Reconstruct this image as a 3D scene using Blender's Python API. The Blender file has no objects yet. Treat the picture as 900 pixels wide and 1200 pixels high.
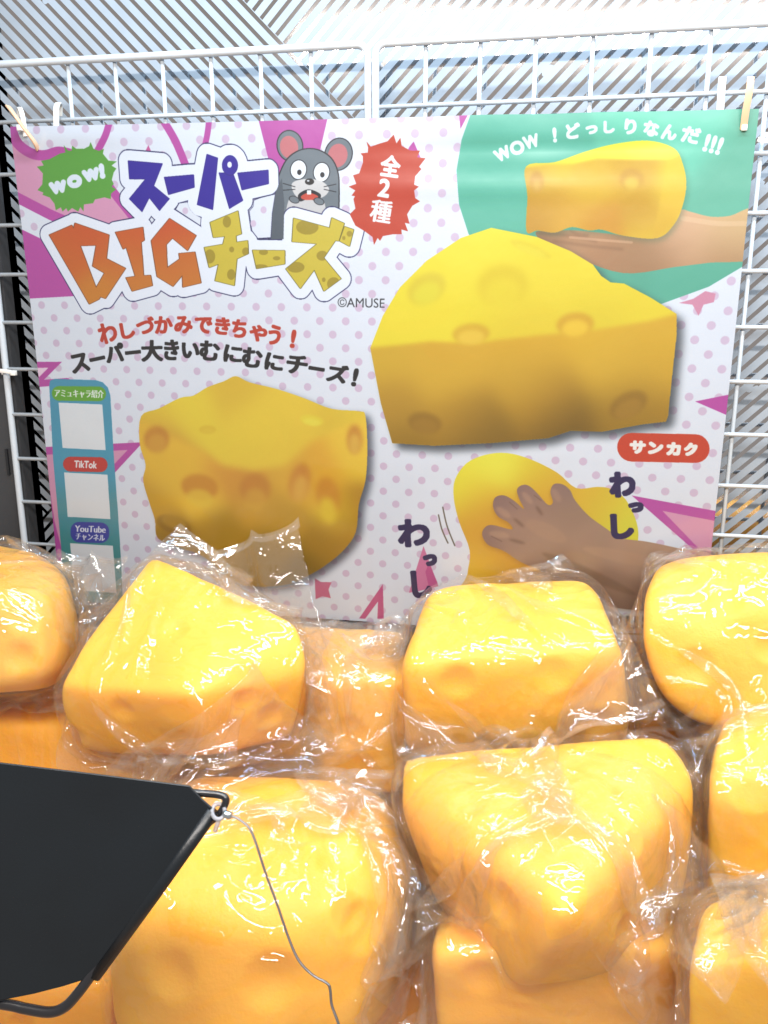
import bpy, bmesh, math, random, time
import numpy as np
from mathutils import Vector, Matrix, noise
T0 = time.time()
rad = math.radians
S = bpy.context.scene
COL = S.collection

# ------------------------------------------------------------------ camera
CAM = np.array([0.0, -0.855, 1.0])
YAW, PITCH, FPX = rad(10.78), rad(14.29), 1000.0
cd = bpy.data.cameras.new('camera')
cam = bpy.data.objects.new('camera', cd)
COL.objects.link(cam)
cam.location = CAM
cam.rotation_euler = (math.pi / 2 - PITCH, 0, YAW)
cd.sensor_fit = 'VERTICAL'
cd.sensor_height = 36
cd.lens = 36 * FPX / 1200
cd.clip_start = 0.01
cd.clip_end = 50
S.camera = cam
cy_, sy_, cp_, sp_ = math.cos(YAW), math.sin(YAW), math.cos(PITCH), math.sin(PITCH)
RIGHT = np.array([cy_, sy_, 0.0])
FWD = np.array([-sy_ * cp_, cy_ * cp_, -sp_])
UP = np.cross(RIGHT, FWD)

def P(px, py, d):
    """a place in the cabinet: direction as seen in a 900x1200 view, d metres in front of the camera"""
    return CAM + d * (FWD + (px - 450) / FPX * RIGHT - (py - 600) / FPX * UP)

def onY(px, py, Y):
    r = FWD + (px - 450) / FPX * RIGHT - (py - 600) / FPX * UP
    return CAM + r * ((Y - CAM[1]) / r[1])

# ------------------------------------------------------------------ light
w = bpy.data.worlds.new('World'); S.world = w; w.use_nodes = True
bg = w.node_tree.nodes['Background']
bg.inputs[0].default_value = (1.0, 0.94, 0.89, 1)
bg.inputs[1].default_value = 0.50
S.view_settings.view_transform = 'Standard'
S.view_settings.look = 'None'
S.view_settings.exposure = 0.0
S.view_settings.gamma = 1.0
S.render.engine = 'CYCLES'
S.cycles.use_denoising = True
S.cycles.max_bounces = 12
S.cycles.diffuse_bounces = 5
S.cycles.glossy_bounces = 4
S.cycles.transparent_max_bounces = 22
S.cycles.caustics_reflective = False
S.cycles.caustics_refractive = False
S.cycles.sample_clamp_indirect = 6

def area(name, loc, target, sx, sy, power, color):
    ld = bpy.data.lights.new(name, 'AREA')
    ld.shape = 'RECTANGLE'; ld.size = sx; ld.size_y = sy; ld.energy = power; ld.color = color
    o = bpy.data.objects.new(name, ld); COL.objects.link(o)
    o.location = loc
    o.rotation_euler = (Vector(target) - Vector(loc)).to_track_quat('-Z', 'Y').to_euler()
    return o
# tube lamps in the roof of the cabinet: one near the back wall, one above the player
area('back_tube_lamp', (0.05, -0.13, 1.47), (0.05, -0.06, 0.9), 1.1, 0.03, 3.0, (0.34, 0.68, 1.0))
area('middle_tube_lamp', (0.10, -0.36, 1.62), (0.10, -0.33, 0.7), 1.0, 0.04, 9.0, (0.90, 0.96, 1.0))
area('front_tube_lamp', (0.00, -0.80, 1.455), (0.03, -0.36, 0.70), 0.95, 0.03, 14.5, (1.0, 0.94, 0.88))

# ------------------------------------------------------------------ helpers
def new_mat(name):
    m = bpy.data.materials.new(name); m.use_nodes = True
    nt = m.node_tree
    for n in list(nt.nodes): nt.nodes.remove(n)
    out = nt.nodes.new('ShaderNodeOutputMaterial')
    return m, nt, out

def N(nt, t, **kw):
    n = nt.nodes.new(t)
    for k, v in kw.items():
        if k.startswith('_'): setattr(n, k[1:], v)
        else:
            key = k.replace('__', ' ')
            n.inputs[key].default_value = v
    return n

def principled(name, color, rough=0.5, metal=0.0, coat=0.0, noise_amt=0.06, noise_scale=60, bump=0.0, bump_scale=300, spec=0.5):
    m, nt, out = new_mat(name)
    p = N(nt, 'ShaderNodeBsdfPrincipled', Roughness=rough, Metallic=metal)
    p.inputs['Coat Weight'].default_value = coat
    p.inputs['Specular IOR Level'].default_value = spec
    tc = nt.nodes.new('ShaderNodeTexCoord')
    nz = N(nt, 'ShaderNodeTexNoise', Scale=noise_scale, Detail=5.0)
    nt.links.new(tc.outputs['Object'], nz.inputs['Vector'])
    mr = N(nt, 'ShaderNodeMapRange')
    mr.inputs['To Min'].default_value = 1 - noise_amt * 2; mr.inputs['To Max'].default_value = 1 + noise_amt
    nt.links.new(nz.outputs['Fac'], mr.inputs['Value'])
    mx = N(nt, 'ShaderNodeMix', _data_type='RGBA', _blend_type='MULTIPLY')
    mx.inputs[0].default_value = 1
    mx.inputs[6].default_value = (*color, 1)
    nt.links.new(mr.outputs[0], mx.inputs[7])
    nt.links.new(mx.outputs[2], p.inputs['Base Color'])
    if bump:
        n2 = N(nt, 'ShaderNodeTexNoise', Scale=bump_scale, Detail=3.0)
        nt.links.new(tc.outputs['Object'], n2.inputs['Vector'])
        b = N(nt, 'ShaderNodeBump', Strength=bump, Distance=0.001)
        nt.links.new(n2.outputs['Fac'], b.inputs['Height']); nt.links.new(b.outputs[0], p.inputs['Normal'])
    nt.links.new(p.outputs[0], out.inputs[0])
    return m

def srgb(c):
    c = np.asarray(c, float) / 255.0
    return np.where(c <= 0.04045, c / 12.92, ((c + 0.055) / 1.055) ** 2.4)

def mesh_obj(name, verts, faces, mat, parent=None, smooth=True):
    me = bpy.data.meshes.new(name)
    me.from_pydata([tuple(map(float, v)) for v in verts], [], faces)
    me.update()
    if smooth:
        me.polygons.foreach_set('use_smooth', [True] * len(me.polygons))
    o = bpy.data.objects.new(name, me); COL.objects.link(o)
    if mat: me.materials.append(mat)
    if parent: o.parent = parent
    return o

def grid_faces(n, m):
    i, j = np.meshgrid(np.arange(n - 1), np.arange(m - 1), indexing='ij')
    a = (i * m + j).ravel()
    return np.stack([a, a + m, a + m + 1, a + 1], 1)

def empty(name, loc, label=None, cat=None, group=None):
    o = bpy.data.objects.new(name, None); COL.objects.link(o); o.location = tuple(map(float, loc))
    o.empty_display_size = 0.02
    tag(o, label, cat, group)
    return o

def tag(o, label=None, cat=None, group=None, kind=None):
    if label: o['label'] = label
    if cat: o['category'] = cat
    if group: o['group'] = group
    if kind: o['kind'] = kind
    return o

def rel(o, parent):
    """parent keeping the world placement (parents here are only translated)"""
    o.parent = parent
    o.location = Vector(o.location) - Vector(parent.location)

def catmull(pts, n=8, closed=False):
    pts = [np.asarray(p, float) for p in pts]
    L = len(pts); out = []
    rng = range(L if closed else L - 1)
    for i in rng:
        if closed: p0, p1, p2, p3 = pts[(i - 1) % L], pts[i], pts[(i + 1) % L], pts[(i + 2) % L]
        else: p0, p1, p2, p3 = pts[max(i - 1, 0)], pts[i], pts[i + 1], pts[min(i + 2, L - 1)]
        for k in range(n):
            t = k / n
            out.append(0.5 * (2 * p1 + (p2 - p0) * t + (2 * p0 - 5 * p1 + 4 * p2 - p3) * t * t + (3 * p1 - p0 - 3 * p2 + p3) * t ** 3))
    if not closed: out.append(pts[-1])
    return np.array(out)

def tube_geo(pts, r, seg=10, closed=False, caps=True):
    pts = np.asarray(pts, float); n = len(pts)
    rs = np.full(n, r) if np.isscalar(r) else np.asarray(r)
    if closed: tan = np.roll(pts, -1, 0) - np.roll(pts, 1, 0)
    else: tan = np.gradient(pts, axis=0)
    tan /= np.linalg.norm(tan, axis=1)[:, None] + 1e-12
    ref = np.array([0, 0, 1.0]) if abs(tan[0][2]) < 0.9 else np.array([1.0, 0, 0])
    u = np.cross(tan[0], ref); u /= np.linalg.norm(u)
    V = []; F = []
    for i in range(n):
        u = u - tan[i] * np.dot(u, tan[i]); u /= np.linalg.norm(u) + 1e-12
        v = np.cross(tan[i], u)
        for k in range(seg):
            a = 2 * math.pi * k / seg
            V.append(pts[i] + rs[i] * (math.cos(a) * u + math.sin(a) * v))
    m = n if closed else n - 1
    for i in range(m):
        j = (i + 1) % n
        for k in range(seg):
            k2 = (k + 1) % seg
            F.append([i * seg + k, i * seg + k2, j * seg + k2, j * seg + k])
    if caps and not closed:
        F.append([k for k in range(seg)][::-1]); F.append([(n - 1) * seg + k for k in range(seg)])
    return V, F

class Geo:
    def __init__(s): s.V = []; s.F = []
    def add(s, VF):
        V, F = VF; b = len(s.V)
        s.V += list(V); s.F += [[i + b for i in f] for f in F]
        return s
    def tube(s, pts, r, **k): return s.add(tube_geo(pts, r, **k))
    def box(s, lo, hi):
        x0, y0, z0 = lo; x1, y1, z1 = hi
        V = [(x0, y0, z0), (x1, y0, z0), (x1, y1, z0), (x0, y1, z0), (x0, y0, z1), (x1, y0, z1), (x1, y1, z1), (x0, y1, z1)]
        F = [[0, 3, 2, 1], [4, 5, 6, 7], [0, 1, 5, 4], [1, 2, 6, 5], [2, 3, 7, 6], [3, 0, 4, 7]]
        return s.add((V, F))
    def obj(s, name, mat, parent=None, smooth=True): return mesh_obj(name, s.V, s.F, mat, parent, smooth)

# ------------------------------------------------------------------ materials
WIRE = principled('white_wire_coating', (0.52, 0.57, 0.62), rough=0.3, coat=0.3, noise_amt=0.04, bump=0.15)
BLACK = principled('black_trim', (0.012, 0.013, 0.016), rough=0.45)
DARKGREY = principled('dark_grey_panel', (0.045, 0.047, 0.052), rough=0.5, bump=0.1)
TIE = principled('white_nylon', (0.85, 0.84, 0.80), rough=0.35, coat=0.2)
NAVY = principled('black_plastic_sheet', (0.0045, 0.0085, 0.013), rough=0.36, noise_amt=0.42, noise_scale=9, bump=0.12, bump_scale=500)
ROD = principled('black_rod', (0.010, 0.010, 0.013), rough=0.28, coat=0.4)
STEEL = principled('steel_cable', (0.30, 0.29, 0.30), rough=0.35, metal=0.9)
FERR = principled('ferrule_metal', (0.55, 0.60, 0.64), rough=0.25, metal=1.0)
FLOORM = principled('brown_tray_floor', (0.45, 0.28, 0.18), rough=0.6)

# ------------------------------------------------------------------ backdrop (setting)
def xz(X, Z): return ((X - 2.484) * 0.05, 1.2248 + Z * 0.05)

def stripe_material():
    m, nt, out = new_mat('striped_mirror_board')
    L = nt.links.new
    geo = nt.nodes.new('ShaderNodeNewGeometry')
    sep = nt.nodes.new('ShaderNodeSeparateXYZ'); L(geo.outputs['Position'], sep.inputs[0])
    def M(op, a, b=None, c=None):
        n = nt.nodes.new('ShaderNodeMath'); n.operation = op
        for i, v in enumerate((a, b, c)):
            if v is None: continue
            if isinstance(v, (int, float)): n.inputs[i].default_value = v
            else: L(v, n.inputs[i])
        return n.outputs[0]
    x, z = sep.outputs[0], sep.outputs[2]
    a = M('ADD', M('MULTIPLY', x, .7071), M('MULTIPLY', z, .7071))    # constant along '\'
    b = M('SUBTRACT', M('MULTIPLY', x, .7071), M('MULTIPLY', z, .7071))  # constant along '/'
    q = onY(353, 72, 0.035); a0 = (q[0] + q[2]) * .7071
    q = onY(50, 606, 0.035); b0 = (q[0] - q[2]) * .7071
    left = M('LESS_THAN', a, a0)
    above = M('LESS_THAN', b, b0)
    isA = M('MULTIPLY', left, above)
    per = 0.0108
    co = M('ADD', M('MULTIPLY', a, isA), M('MULTIPLY', b, M('SUBTRACT', 1.0, isA)))
    fr = M('FRACT', M('DIVIDE', M('ADD', co, 10.0), per))
    dark = M('LESS_THAN', fr, 0.36)
    # small breaks where the film is scratched
    nz = N(nt, 'ShaderNodeTexNoise', Scale=26.0, Detail=4.0)
    L(geo.outputs['Position'], nz.inputs['Vector'])
    brk = M('LESS_THAN', nz.outputs['Fac'], 0.68)
    dark = M('MULTIPLY', dark, brk)
    light = N(nt, 'ShaderNodeBsdfPrincipled', Roughness=0.5)
    cr = nt.nodes.new('ShaderNodeMapRange'); L(nz.outputs['Fac'], cr.inputs['Value'])
    cr.inputs['To Min'].default_value = 0.30; cr.inputs['To Max'].default_value = 0.42
    cc = nt.nodes.new('ShaderNodeCombineColor')
    L(M('MULTIPLY', cr.outputs[0], .94), cc.inputs[0]); L(M('MULTIPLY', cr.outputs[0], 1.06), cc.inputs[1]); L(M('MULTIPLY', cr.outputs[0], 1.2), cc.inputs[2])
    L(cc.outputs[0], light.inputs['Base Color'])
    light.inputs['Specular IOR Level'].default_value = 0.12
    cc.mode = 'RGB'
    mir = N(nt, 'ShaderNodeBsdfPrincipled', Roughness=0.07, Metallic=1.0)
    mir.inputs['Base Color'].default_value = (0.52, 0.50, 0.50, 1)
    nz2 = N(nt, 'ShaderNodeTexNoise', Scale=9.0, Detail=2.0); L(geo.outputs['Position'], nz2.inputs['Vector'])
    bp = N(nt, 'ShaderNodeBump', Strength=0.25, Distance=0.004); L(nz2.outputs['Fac'], bp.inputs['Height'])
    L(bp.outputs[0], mir.inputs['Normal']); L(bp.outputs[0], light.inputs['Normal'])
    mix = nt.nodes.new('ShaderNodeMixShader')
    L(dark, mix.inputs[0]); L(light.outputs[0], mix.inputs[1]); L(mir.outputs[0], mix.inputs[2])
    L(mix.outputs[0], out.inputs[0])
    return m

xl = onY(27, 440, 0.035)[0]
g = Geo().box((xl, 0.035, 0.221), (0.75, 0.045, 1.62))
board = g.obj('back_wall', stripe_material(), smooth=False); tag(board, kind='structure')
xw = onY(7.7, 440, 0)[0]
g = Geo().box((xw + 0.004, 0.022, 0.221), (xl + 0.004, 0.045, 1.62))
tr = g.obj('wall_trim', BLACK, smooth=False); tag(tr, kind='structure')
g = Geo().box((-0.95, 0.006, 0.221), (xw + 0.004, 0.05, 1.62))
pil = g.obj('side_wall', DARKGREY, smooth=False); tag(pil, kind='structure')
sl = onY(8, 526, 0.006); sl2 = onY(11, 556, 0.006)
Geo().box((sl[0] - .0014, 0.0035, sl2[2]), (sl[0] + .0014, 0.0058, sl[2])).obj('slot', BLACK, pil, smooth=False)
g = Geo().box((-1.0, -0.80, 0.20), (0.9, 0.06, 0.22))
fl = g.obj('floor', FLOORM, smooth=False); tag(fl, kind='structure')

# ------------------------------------------------------------------ wire net panels
def net_panel(x0, x1, vx, label):
    zt = xz(0, 0)[1]; zb = 0.50
    root = empty('wire_net_panel', (0.5 * (x0 + x1), 0, zb), label, 'wire panel', 'white wire net panels on the back wall')
    rc = 0.010
    def arc(cx, cz, a0, a1):
        return [(cx + rc * math.cos(a), 0, cz + rc * math.sin(a)) for a in np.linspace(a0, a1, 7)]
    path = arc(x0 + rc, zt - rc, math.pi, math.pi / 2) + arc(x1 - rc, zt - rc, math.pi / 2, 0) \
         + arc(x1 - rc, zb + rc, 0, -math.pi / 2) + arc(x0 + rc, zb + rc, -math.pi / 2, -math.pi)
    f = Geo().tube(path, 0.0036, closed=True, seg=12).obj('frame', WIRE); rel(f, root)
    z = zt - 0.05 * 1.08
    hz = Geo().tube([(0, 0, 0), (x1 - x0, 0, 0)], 0.0021, seg=8)
    first = None
    while z > zb + 0.02:
        if first is None: o = hz.obj('horizontal_wire', WIRE); first = o
        else: o = first.copy(); COL.objects.link(o)
        o.location = (x0, 0, z); rel(o, root)
        z -= 0.05
    first = None
    vt = Geo().tube([(0, 0, zb), (0, 0, zt)], 0.0021, seg=8)
    for x in vx:
        if first is None: o = vt.obj('vertical_wire', WIRE); first = o
        else: o = first.copy(); COL.objects.link(o)
        o.location = (x, 0.0038, 0); rel(o, root)
    return root
xf_l = xz(-1.08, 0)[0]; xf_r = xz(-0.93, 0)[0]
XL0 = onY(7.7, 440, 0)[0]
net_panel(XL0, xf_l, [xz(X, 0)[0] for X in (-7.2, -6.19, -5.19, -4.19, -3.19, -2.19)], 'left hand white wire net panel, holding the left half of the poster')
net_panel(xf_r, xf_r + 0.62, [xz(X, 0)[0] for X in range(0, 12) if X != 6] + [onY(866, 440, 0)[0]], 'right hand white wire net panel, seen beyond the poster edge')

# ------------------------------------------------------------------ poster artwork (flat print, rasterised into the poster's own plane)
PY = -0.010                                   # plane of the poster sheet
C_TL, C_TR, C_BR, C_BL = [onY(*p, PY) for p in ((13.5, 149), (889, 128), (821, 757), (72, 702))]
X0, X1 = C_TL[0] - 0.004, max(C_TR[0], C_BR[0]) + 0.004
Z0, Z1 = min(C_BL[2], C_BR[2]) - 0.004, max(C_TL[2], C_TR[2]) + 0.004
RES = 0.00040
TW, TH = int((X1 - X0) / RES), int((Z1 - Z0) / RES)
IMG = np.zeros((TH, TW, 3), np.float32)       # row 0 = top

def tx(pts):
    """photo-traced outline -> texture pixels in the poster plane"""
    pts = np.asarray(pts, float)
    r = FWD[None] + ((pts[:, 0] - 450) / FPX)[:, None] * RIGHT[None] - ((pts[:, 1] - 600) / FPX)[:, None] * UP[None]
    q = CAM[None] + r * ((PY - CAM[1]) / r[:, 1])[:, None]
    return np.stack([(q[:, 0] - X0) / RES, (Z1 - q[:, 2]) / RES], 1)

SS = 2
class Mask:
    """a coverage patch with its place in the texture"""
    def __init__(s, a, x, y): s.a = a; s.x = x; s.y = y

def fill(loops, pad=0):
    """even-odd fill of loops or of separate edges (texture pixels)"""
    E = []
    for lp in loops:
        lp = np.asarray(lp, float)
        if lp.ndim == 3: E.append(lp)
        else: E.append(np.stack([lp, np.roll(lp, -1, 0)], 1))
    E = np.concatenate(E)
    x0 = max(int(E[..., 0].min()) - 2 - pad, 0); y0 = max(int(E[..., 1].min()) - 2 - pad, 0)
    x1 = min(int(E[..., 0].max()) + 3 + pad, TW); y1 = min(int(E[..., 1].max()) + 3 + pad, TH)
    if x1 <= x0 or y1 <= y0: return Mask(np.zeros((1, 1), np.float32), 0, 0)
    W, H = (x1 - x0) * SS, (y1 - y0) * SS
    par = np.zeros((H, W + 1), np.int32)
    ex = (E - np.array([x0, y0])) * SS
    for (ax, ay), (bx, by) in ex:
        if ay == by: continue
        if ay > by: ax, ay, bx, by = bx, by, ax, ay
        r0, r1 = max(int(math.ceil(ay - .5)), 0), min(int(math.ceil(by - .5)), H)
        if r1 <= r0: continue
        ys = np.arange(r0, r1)
        xs = ax + (ys + .5 - ay) * (bx - ax) / (by - ay)
        np.add.at(par, (ys, np.clip(np.ceil(xs - .5), 0, W).astype(int)), 1)
    f = (np.cumsum(par, 1)[:, :W] % 2).astype(np.float32)
    f = f.reshape(y1 - y0, SS, x1 - x0, SS).mean((1, 3))
    return Mask(f, x0, y0)

def dilate(m, r):
    if r <= 0: return m
    a = m.a; out = a.copy(); R = int(math.ceil(r))
    H, W = a.shape
    pr = -1
    for dy in range(-R, R + 1):
        ww = math.sqrt(max(r * r - dy * dy, 0)) if abs(dy) <= r else -1
        if ww < 0: continue
        # horizontal running max through doubling
        wi = int(round(ww)); h = a
        span = 2 * wi + 1; cur = 1; h2 = a.copy()
        while cur < span:
            sft = min(cur, span - cur)
            t = np.zeros_like(h2); t[:, sft:] = h2[:, :-sft] if sft else h2
            h2 = np.maximum(h2, t); cur += sft
        t = np.zeros_like(h2)
        if wi: t[:, :-wi] = h2[:, wi:]
        else: t = h2
        o2 = np.zeros_like(t)
        if dy > 0: o2[dy:] = t[:-dy]
        elif dy < 0: o2[:dy] = t[-dy:]
        else: o2 = t
        out = np.maximum(out, o2)
    return Mask(out, m.x, m.y)

def blur(a, r):
    k = max(int(r), 1)
    for _ in range(3):
        for ax in (0, 1):
            c = np.cumsum(np.pad(a, [(k + 1, k) if i == ax else (0, 0) for i in (0, 1)]), axis=ax)
            a = (np.take(c, range(2 * k + 1, c.shape[ax]), ax) - np.take(c, range(0, c.shape[ax] - 2 * k - 1), ax)) / (2 * k + 1)
    return a

def paint(m, col, alpha=1.0):
    H, W = m.a.shape
    a = (m.a * alpha)[..., None]
    reg = IMG[m.y:m.y + H, m.x:m.x + W]
    c = np.asarray(col, np.float32)
    if c.ndim == 1: c = c[None, None]
    reg[:] = reg * (1 - a) + c * a

def blend(m, ctrl, power=0, sig=19.0):
    """airbrushed colour: scattered colour control points blended smoothly"""
    H, W = m.a.shape
    st = 6
    ys, xs = np.mgrid[0:H:st, 0:W:st]
    pts = tx([(c[0], c[1]) for c in ctrl]) - np.array([m.x, m.y])
    num = np.zeros(ys.shape + (3,)); den = np.zeros(ys.shape)
    for (qx, qy), c in zip(pts, ctrl):
        d2 = ((xs - qx) ** 2 + (ys - qy) ** 2) * (RES / .00089) ** 2; wgt = np.exp(-d2 / (2 * sig * sig)) + 1e-3 / (1 + d2 / 400) ** 2
        if len(c) > 5: wgt = wgt * c[5]
        num += wgt[..., None] * np.array(c[2:5]); den += wgt
    low = num / den[..., None]
    # bilinear enlarge
    yy = np.minimum(np.arange(H) / st, low.shape[0] - 1.001); xx = np.minimum(np.arange(W) / st, low.shape[1] - 1.001)
    if low.shape[0] < 2 or low.shape[1] < 2: return low.mean((0, 1))
    y0 = yy.astype(int); x0 = xx.astype(int); fy = (yy - y0)[:, None, None]; fx = (xx - x0)[None, :, None]
    y1 = np.minimum(y0 + 1, low.shape[0] - 1); x1 = np.minimum(x0 + 1, low.shape[1] - 1)
    return ((low[y0][:, x0] * (1 - fx) + low[y0][:, x1] * fx) * (1 - fy) + (low[y1][:, x0] * (1 - fx) + low[y1][:, x1] * fx) * fy)

def poly(pts, col, alpha=1.0): paint(fill([tx(pts)]), col, alpha)
def curve(pts, col, alpha=1.0, n=6): paint(fill([tx(catmull(pts, n, True))]), col, alpha)
def ell(cx, cy, rx, ry, rot=0, n=28):
    t = np.linspace(0, 2 * math.pi, n, endpoint=False); c, s = math.cos(rad(rot)), math.sin(rad(rot))
    return [(cx + rx * math.cos(a) * c - ry * math.sin(a) * s, cy + rx * math.cos(a) * s + ry * math.sin(a) * c) for a in t]
def stroke(pts, wd, col, alpha=1.0, smooth=True):
    """a drawn line of width wd (photo px) with round ends"""
    p = catmull(pts, 6) if smooth and len(pts) > 2 else np.asarray(pts, float)
    d = np.gradient(p, axis=0); d /= np.linalg.norm(d, axis=1)[:, None] + 1e-9
    nrm = np.stack([-d[:, 1], d[:, 0]], 1) * wd / 2
    cap1 = [p[-1] + (math.cos(a) * nrm[-1] + math.sin(a) * d[-1] * wd / 2) for a in np.linspace(0, math.pi, 6)]
    cap0 = [p[0] + (-math.cos(a) * nrm[0] - math.sin(a) * d[0] * wd / 2) for a in np.linspace(0, math.pi, 6)]
    paint(fill([tx(list(p + nrm) + cap1 + list((p - nrm)[::-1]) + cap0)]), col, alpha)
def sc(pts, ox, oy, s): return [(ox + x / s, oy + y / s) for x, y in pts]

_gc = {}
def glyph(ch):
    """outline edges of one character of Blender's built-in font, 1 em tall, centred on its body"""
    if ch in _gc: return _gc[ch]
    cu = bpy.data.curves.new('g', 'FONT'); cu.body = ch; cu.resolution_u = 4; cu.size = 1
    o = bpy.data.objects.new('g', cu); COL.objects.link(o)
    bpy.context.view_layer.update()
    me = o.to_mesh()
    V = np.array([v.co[:2] for v in me.vertices]) if len(me.vertices) else np.zeros((0, 2))
    tri = [tuple(p.vertices) for p in me.polygons]
    o.to_mesh_clear(); bpy.data.objects.remove(o); bpy.data.curves.remove(cu)
    cnt = {}
    for t in tri:
        for k in range(len(t)):
            e = tuple(sorted((t[k], t[(k + 1) % len(t)]))); cnt[e] = cnt.get(e, 0) + 1
    E = np.array([[V[a], V[b]] for (a, b), c in cnt.items() if c == 1])
    bb = (V[:, 0].min(), V[:, 0].max(), V[:, 1].min(), V[:, 1].max()) if len(V) else (0, 1, 0, 1)
    _gc[ch] = (E, bb); return _gc[ch]

def char(ch, cx, cy, w_, h_, rot, col, bold=0.0, outline=None):
    """one character fitted to a w x h box centred at photo px (cx, cy)"""
    E, bb = glyph(ch)
    if not len(E): return
    gx, gy = (bb[0] + bb[1]) / 2, (bb[2] + bb[3]) / 2
    gw, gh = max(bb[1] - bb[0], .02), max(bb[3] - bb[2], .02)
    sx = (w_ - 2 * bold) / gw if w_ else None
    sy = (h_ - 2 * bold) / gh if h_ else None
    if sx is None: sx = sy
    if sy is None: sy = sx
    q = (E - np.array([gx, gy])) * np.array([sx, -sy])
    c, s = math.cos(rad(rot)), math.sin(rad(rot))
    q = np.stack([q[..., 0] * c - q[..., 1] * s + cx, q[..., 0] * s + q[..., 1] * c + cy], -1)
    t = tx(q.reshape(-1, 2)).reshape(-1, 2, 2)
    k = 0.00089 / RES
    m = dilate(fill([t], pad=int(bold * k) + 3), bold * k)
    if outline:
        m2 = dilate(fill([t], pad=int((bold + outline[0]) * k) + 3), (bold + outline[0]) * k)
        paint(m2, outline[1])
    paint(m, col)

def line_text(s, a, b, h, col, bold, em=None):
    """small lettering on a straight baseline from a to b (photo px centres), natural proportions"""
    a = np.array(a, float); b = np.array(b, float)
    rot = math.degrees(math.atan2(b[1] - a[1], b[0] - a[0]))
    cu = bpy.data.curves.new('g', 'FONT'); cu.body = s; cu.resolution_u = 4
    o = bpy.data.objects.new('g', cu); COL.objects.link(o); bpy.context.view_layer.update()
    me = o.to_mesh(); V = np.array([v.co[:2] for v in me.vertices])
    cnt = {}
    for p in me.polygons:
        t = tuple(p.vertices)
        for k in range(len(t)):
            e = tuple(sorted((t[k], t[(k + 1) % len(t)]))); cnt[e] = cnt.get(e, 0) + 1
    E = np.array([[V[i], V[j]] for (i, j), c in cnt.items() if c == 1])
    o.to_mesh_clear(); bpy.data.objects.remove(o); bpy.data.curves.remove(cu)
    lo, hi = V.min(0), V.max(0)
    q = (E - (lo + hi) / 2) * np.array([np.linalg.norm(b - a) / (hi[0] - lo[0]), -h / (hi[1] - lo[1])])
    c, s_ = math.cos(rad(rot)), math.sin(rad(rot)); m = (a + b) / 2
    q = np.stack([q[..., 0] * c - q[..., 1] * s_ + m[0], q[..., 0] * s_ + q[..., 1] * c + m[1]], -1)
    t = tx(q.reshape(-1, 2)).reshape(-1, 2, 2); k = 0.00089 / RES
    paint(dilate(fill([t], pad=int(bold * k) + 3), bold * k), col)

def face(outline, inside, ctrl, soft, sig):
    f_ = fill([tx(outline)], pad=12); f_.a = blur(f_.a, soft)
    a_ = np.zeros_like(inside.a); y0_, x0_ = max(f_.y, inside.y), max(f_.x, inside.x)
    y1_, x1_ = min(f_.y + f_.a.shape[0], inside.y + a_.shape[0]), min(f_.x + f_.a.shape[1], inside.x + a_.shape[1])
    a_[y0_ - inside.y:y1_ - inside.y, x0_ - inside.x:x1_ - inside.x] = f_.a[y0_ - f_.y:y1_ - f_.y, x0_ - f_.x:x1_ - f_.x]
    q_ = Mask(a_ * inside.a, inside.x, inside.y); paint(q_, blend(q_, ctrl, 0, sig))
PAPER = (230, 232, 241)
MAG, ROSE, DOT = (190, 78, 162), (220, 152, 184), (216, 192, 214)
IMG[:] = PAPER
# polka dots, a staggered lattice in the poster plane
U1 = tx([(50 / 4.09 + 230, 528 / 4.09 + 230)])[0]
du = tx([(288 / 4.09 + 230, 530 / 4.09 + 230)])[0] - tx([(50 / 4.09 + 230, 528 / 4.09 + 230)])[0]
du = du / 2
dv = (tx([(471 / 4.09 + 230, 598 / 4.09 + 230)])[0] - tx([(409 / 4.09 + 230, 533 / 4.09 + 230)])[0])
r_dot = 4.5 * 0.00089 / RES
for i in range(-60, 90):
    for j in range(-40, 60):
        c = U1 + du * i + dv * j
        if -5 < c[0] < TW + 5 and -5 < c[1] < TH + 5:
            t = np.linspace(0, 2 * math.pi, 14, endpoint=False)
            paint(fill([np.stack([c[0] + r_dot * np.cos(t), c[1] + r_dot * np.sin(t)], 1)]), DOT)
# pink stars and bands
poly([(12, 146), (18, 160), (28, 172), (45, 178), (67, 180), (130, 222), (165, 260), (140, 266), (100, 266), (60, 246), (20, 232), (12, 200)], ROSE)
stroke([(14, 148), (22, 168), (38, 180), (54, 182), (70, 178), (88, 182)], 12, MAG)
stroke([(10, 226), (60, 252), (120, 278)], 12, MAG, smooth=False)
stroke([(118, 205), (135, 228), (162, 262)], 10, MAG)
stroke([(128, 146), (124, 160), (114, 178)], 8, MAG)
stroke([(192, 142), (206, 166), (220, 200)], 9, MAG)
stroke([(245, 142), (243, 158), (238, 180)], 7, MAG)
poly([(24, 268), (100, 305), (104, 346), (32, 350)], MAG)
poly([(302, 136), (386, 132), (366, 215), (322, 215)], MAG)
poly([(168, 182), (174, 170), (180, 184)], (200, 90, 150))
poly([(480, 172), (485, 166), (493, 185), (474, 184)], MAG)
poly([(538, 130), (552, 130), (540, 152)], MAG)
poly([(40, 424), (72, 424), (46, 450)], MAG); poly([(42, 431), (56, 431), (45, 442)], (244, 210, 228))
stroke([(38, 450), (78, 447)], 8, MAG, smooth=False)
poly([(50, 524), (168, 518), (118, 572), (70, 660), (64, 652)], MAG); poly([(52, 533), (150, 527), (100, 580), (72, 640), (64, 610)], ROSE)
stroke([(60, 655), (78, 645)], 6, MAG, smooth=False)
poly(sc([(165, 95), (205, 120), (275, 122), (255, 170), (270, 228), (215, 215), (170, 235)], 340, 660, 5.625), (206, 108, 140))
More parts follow.
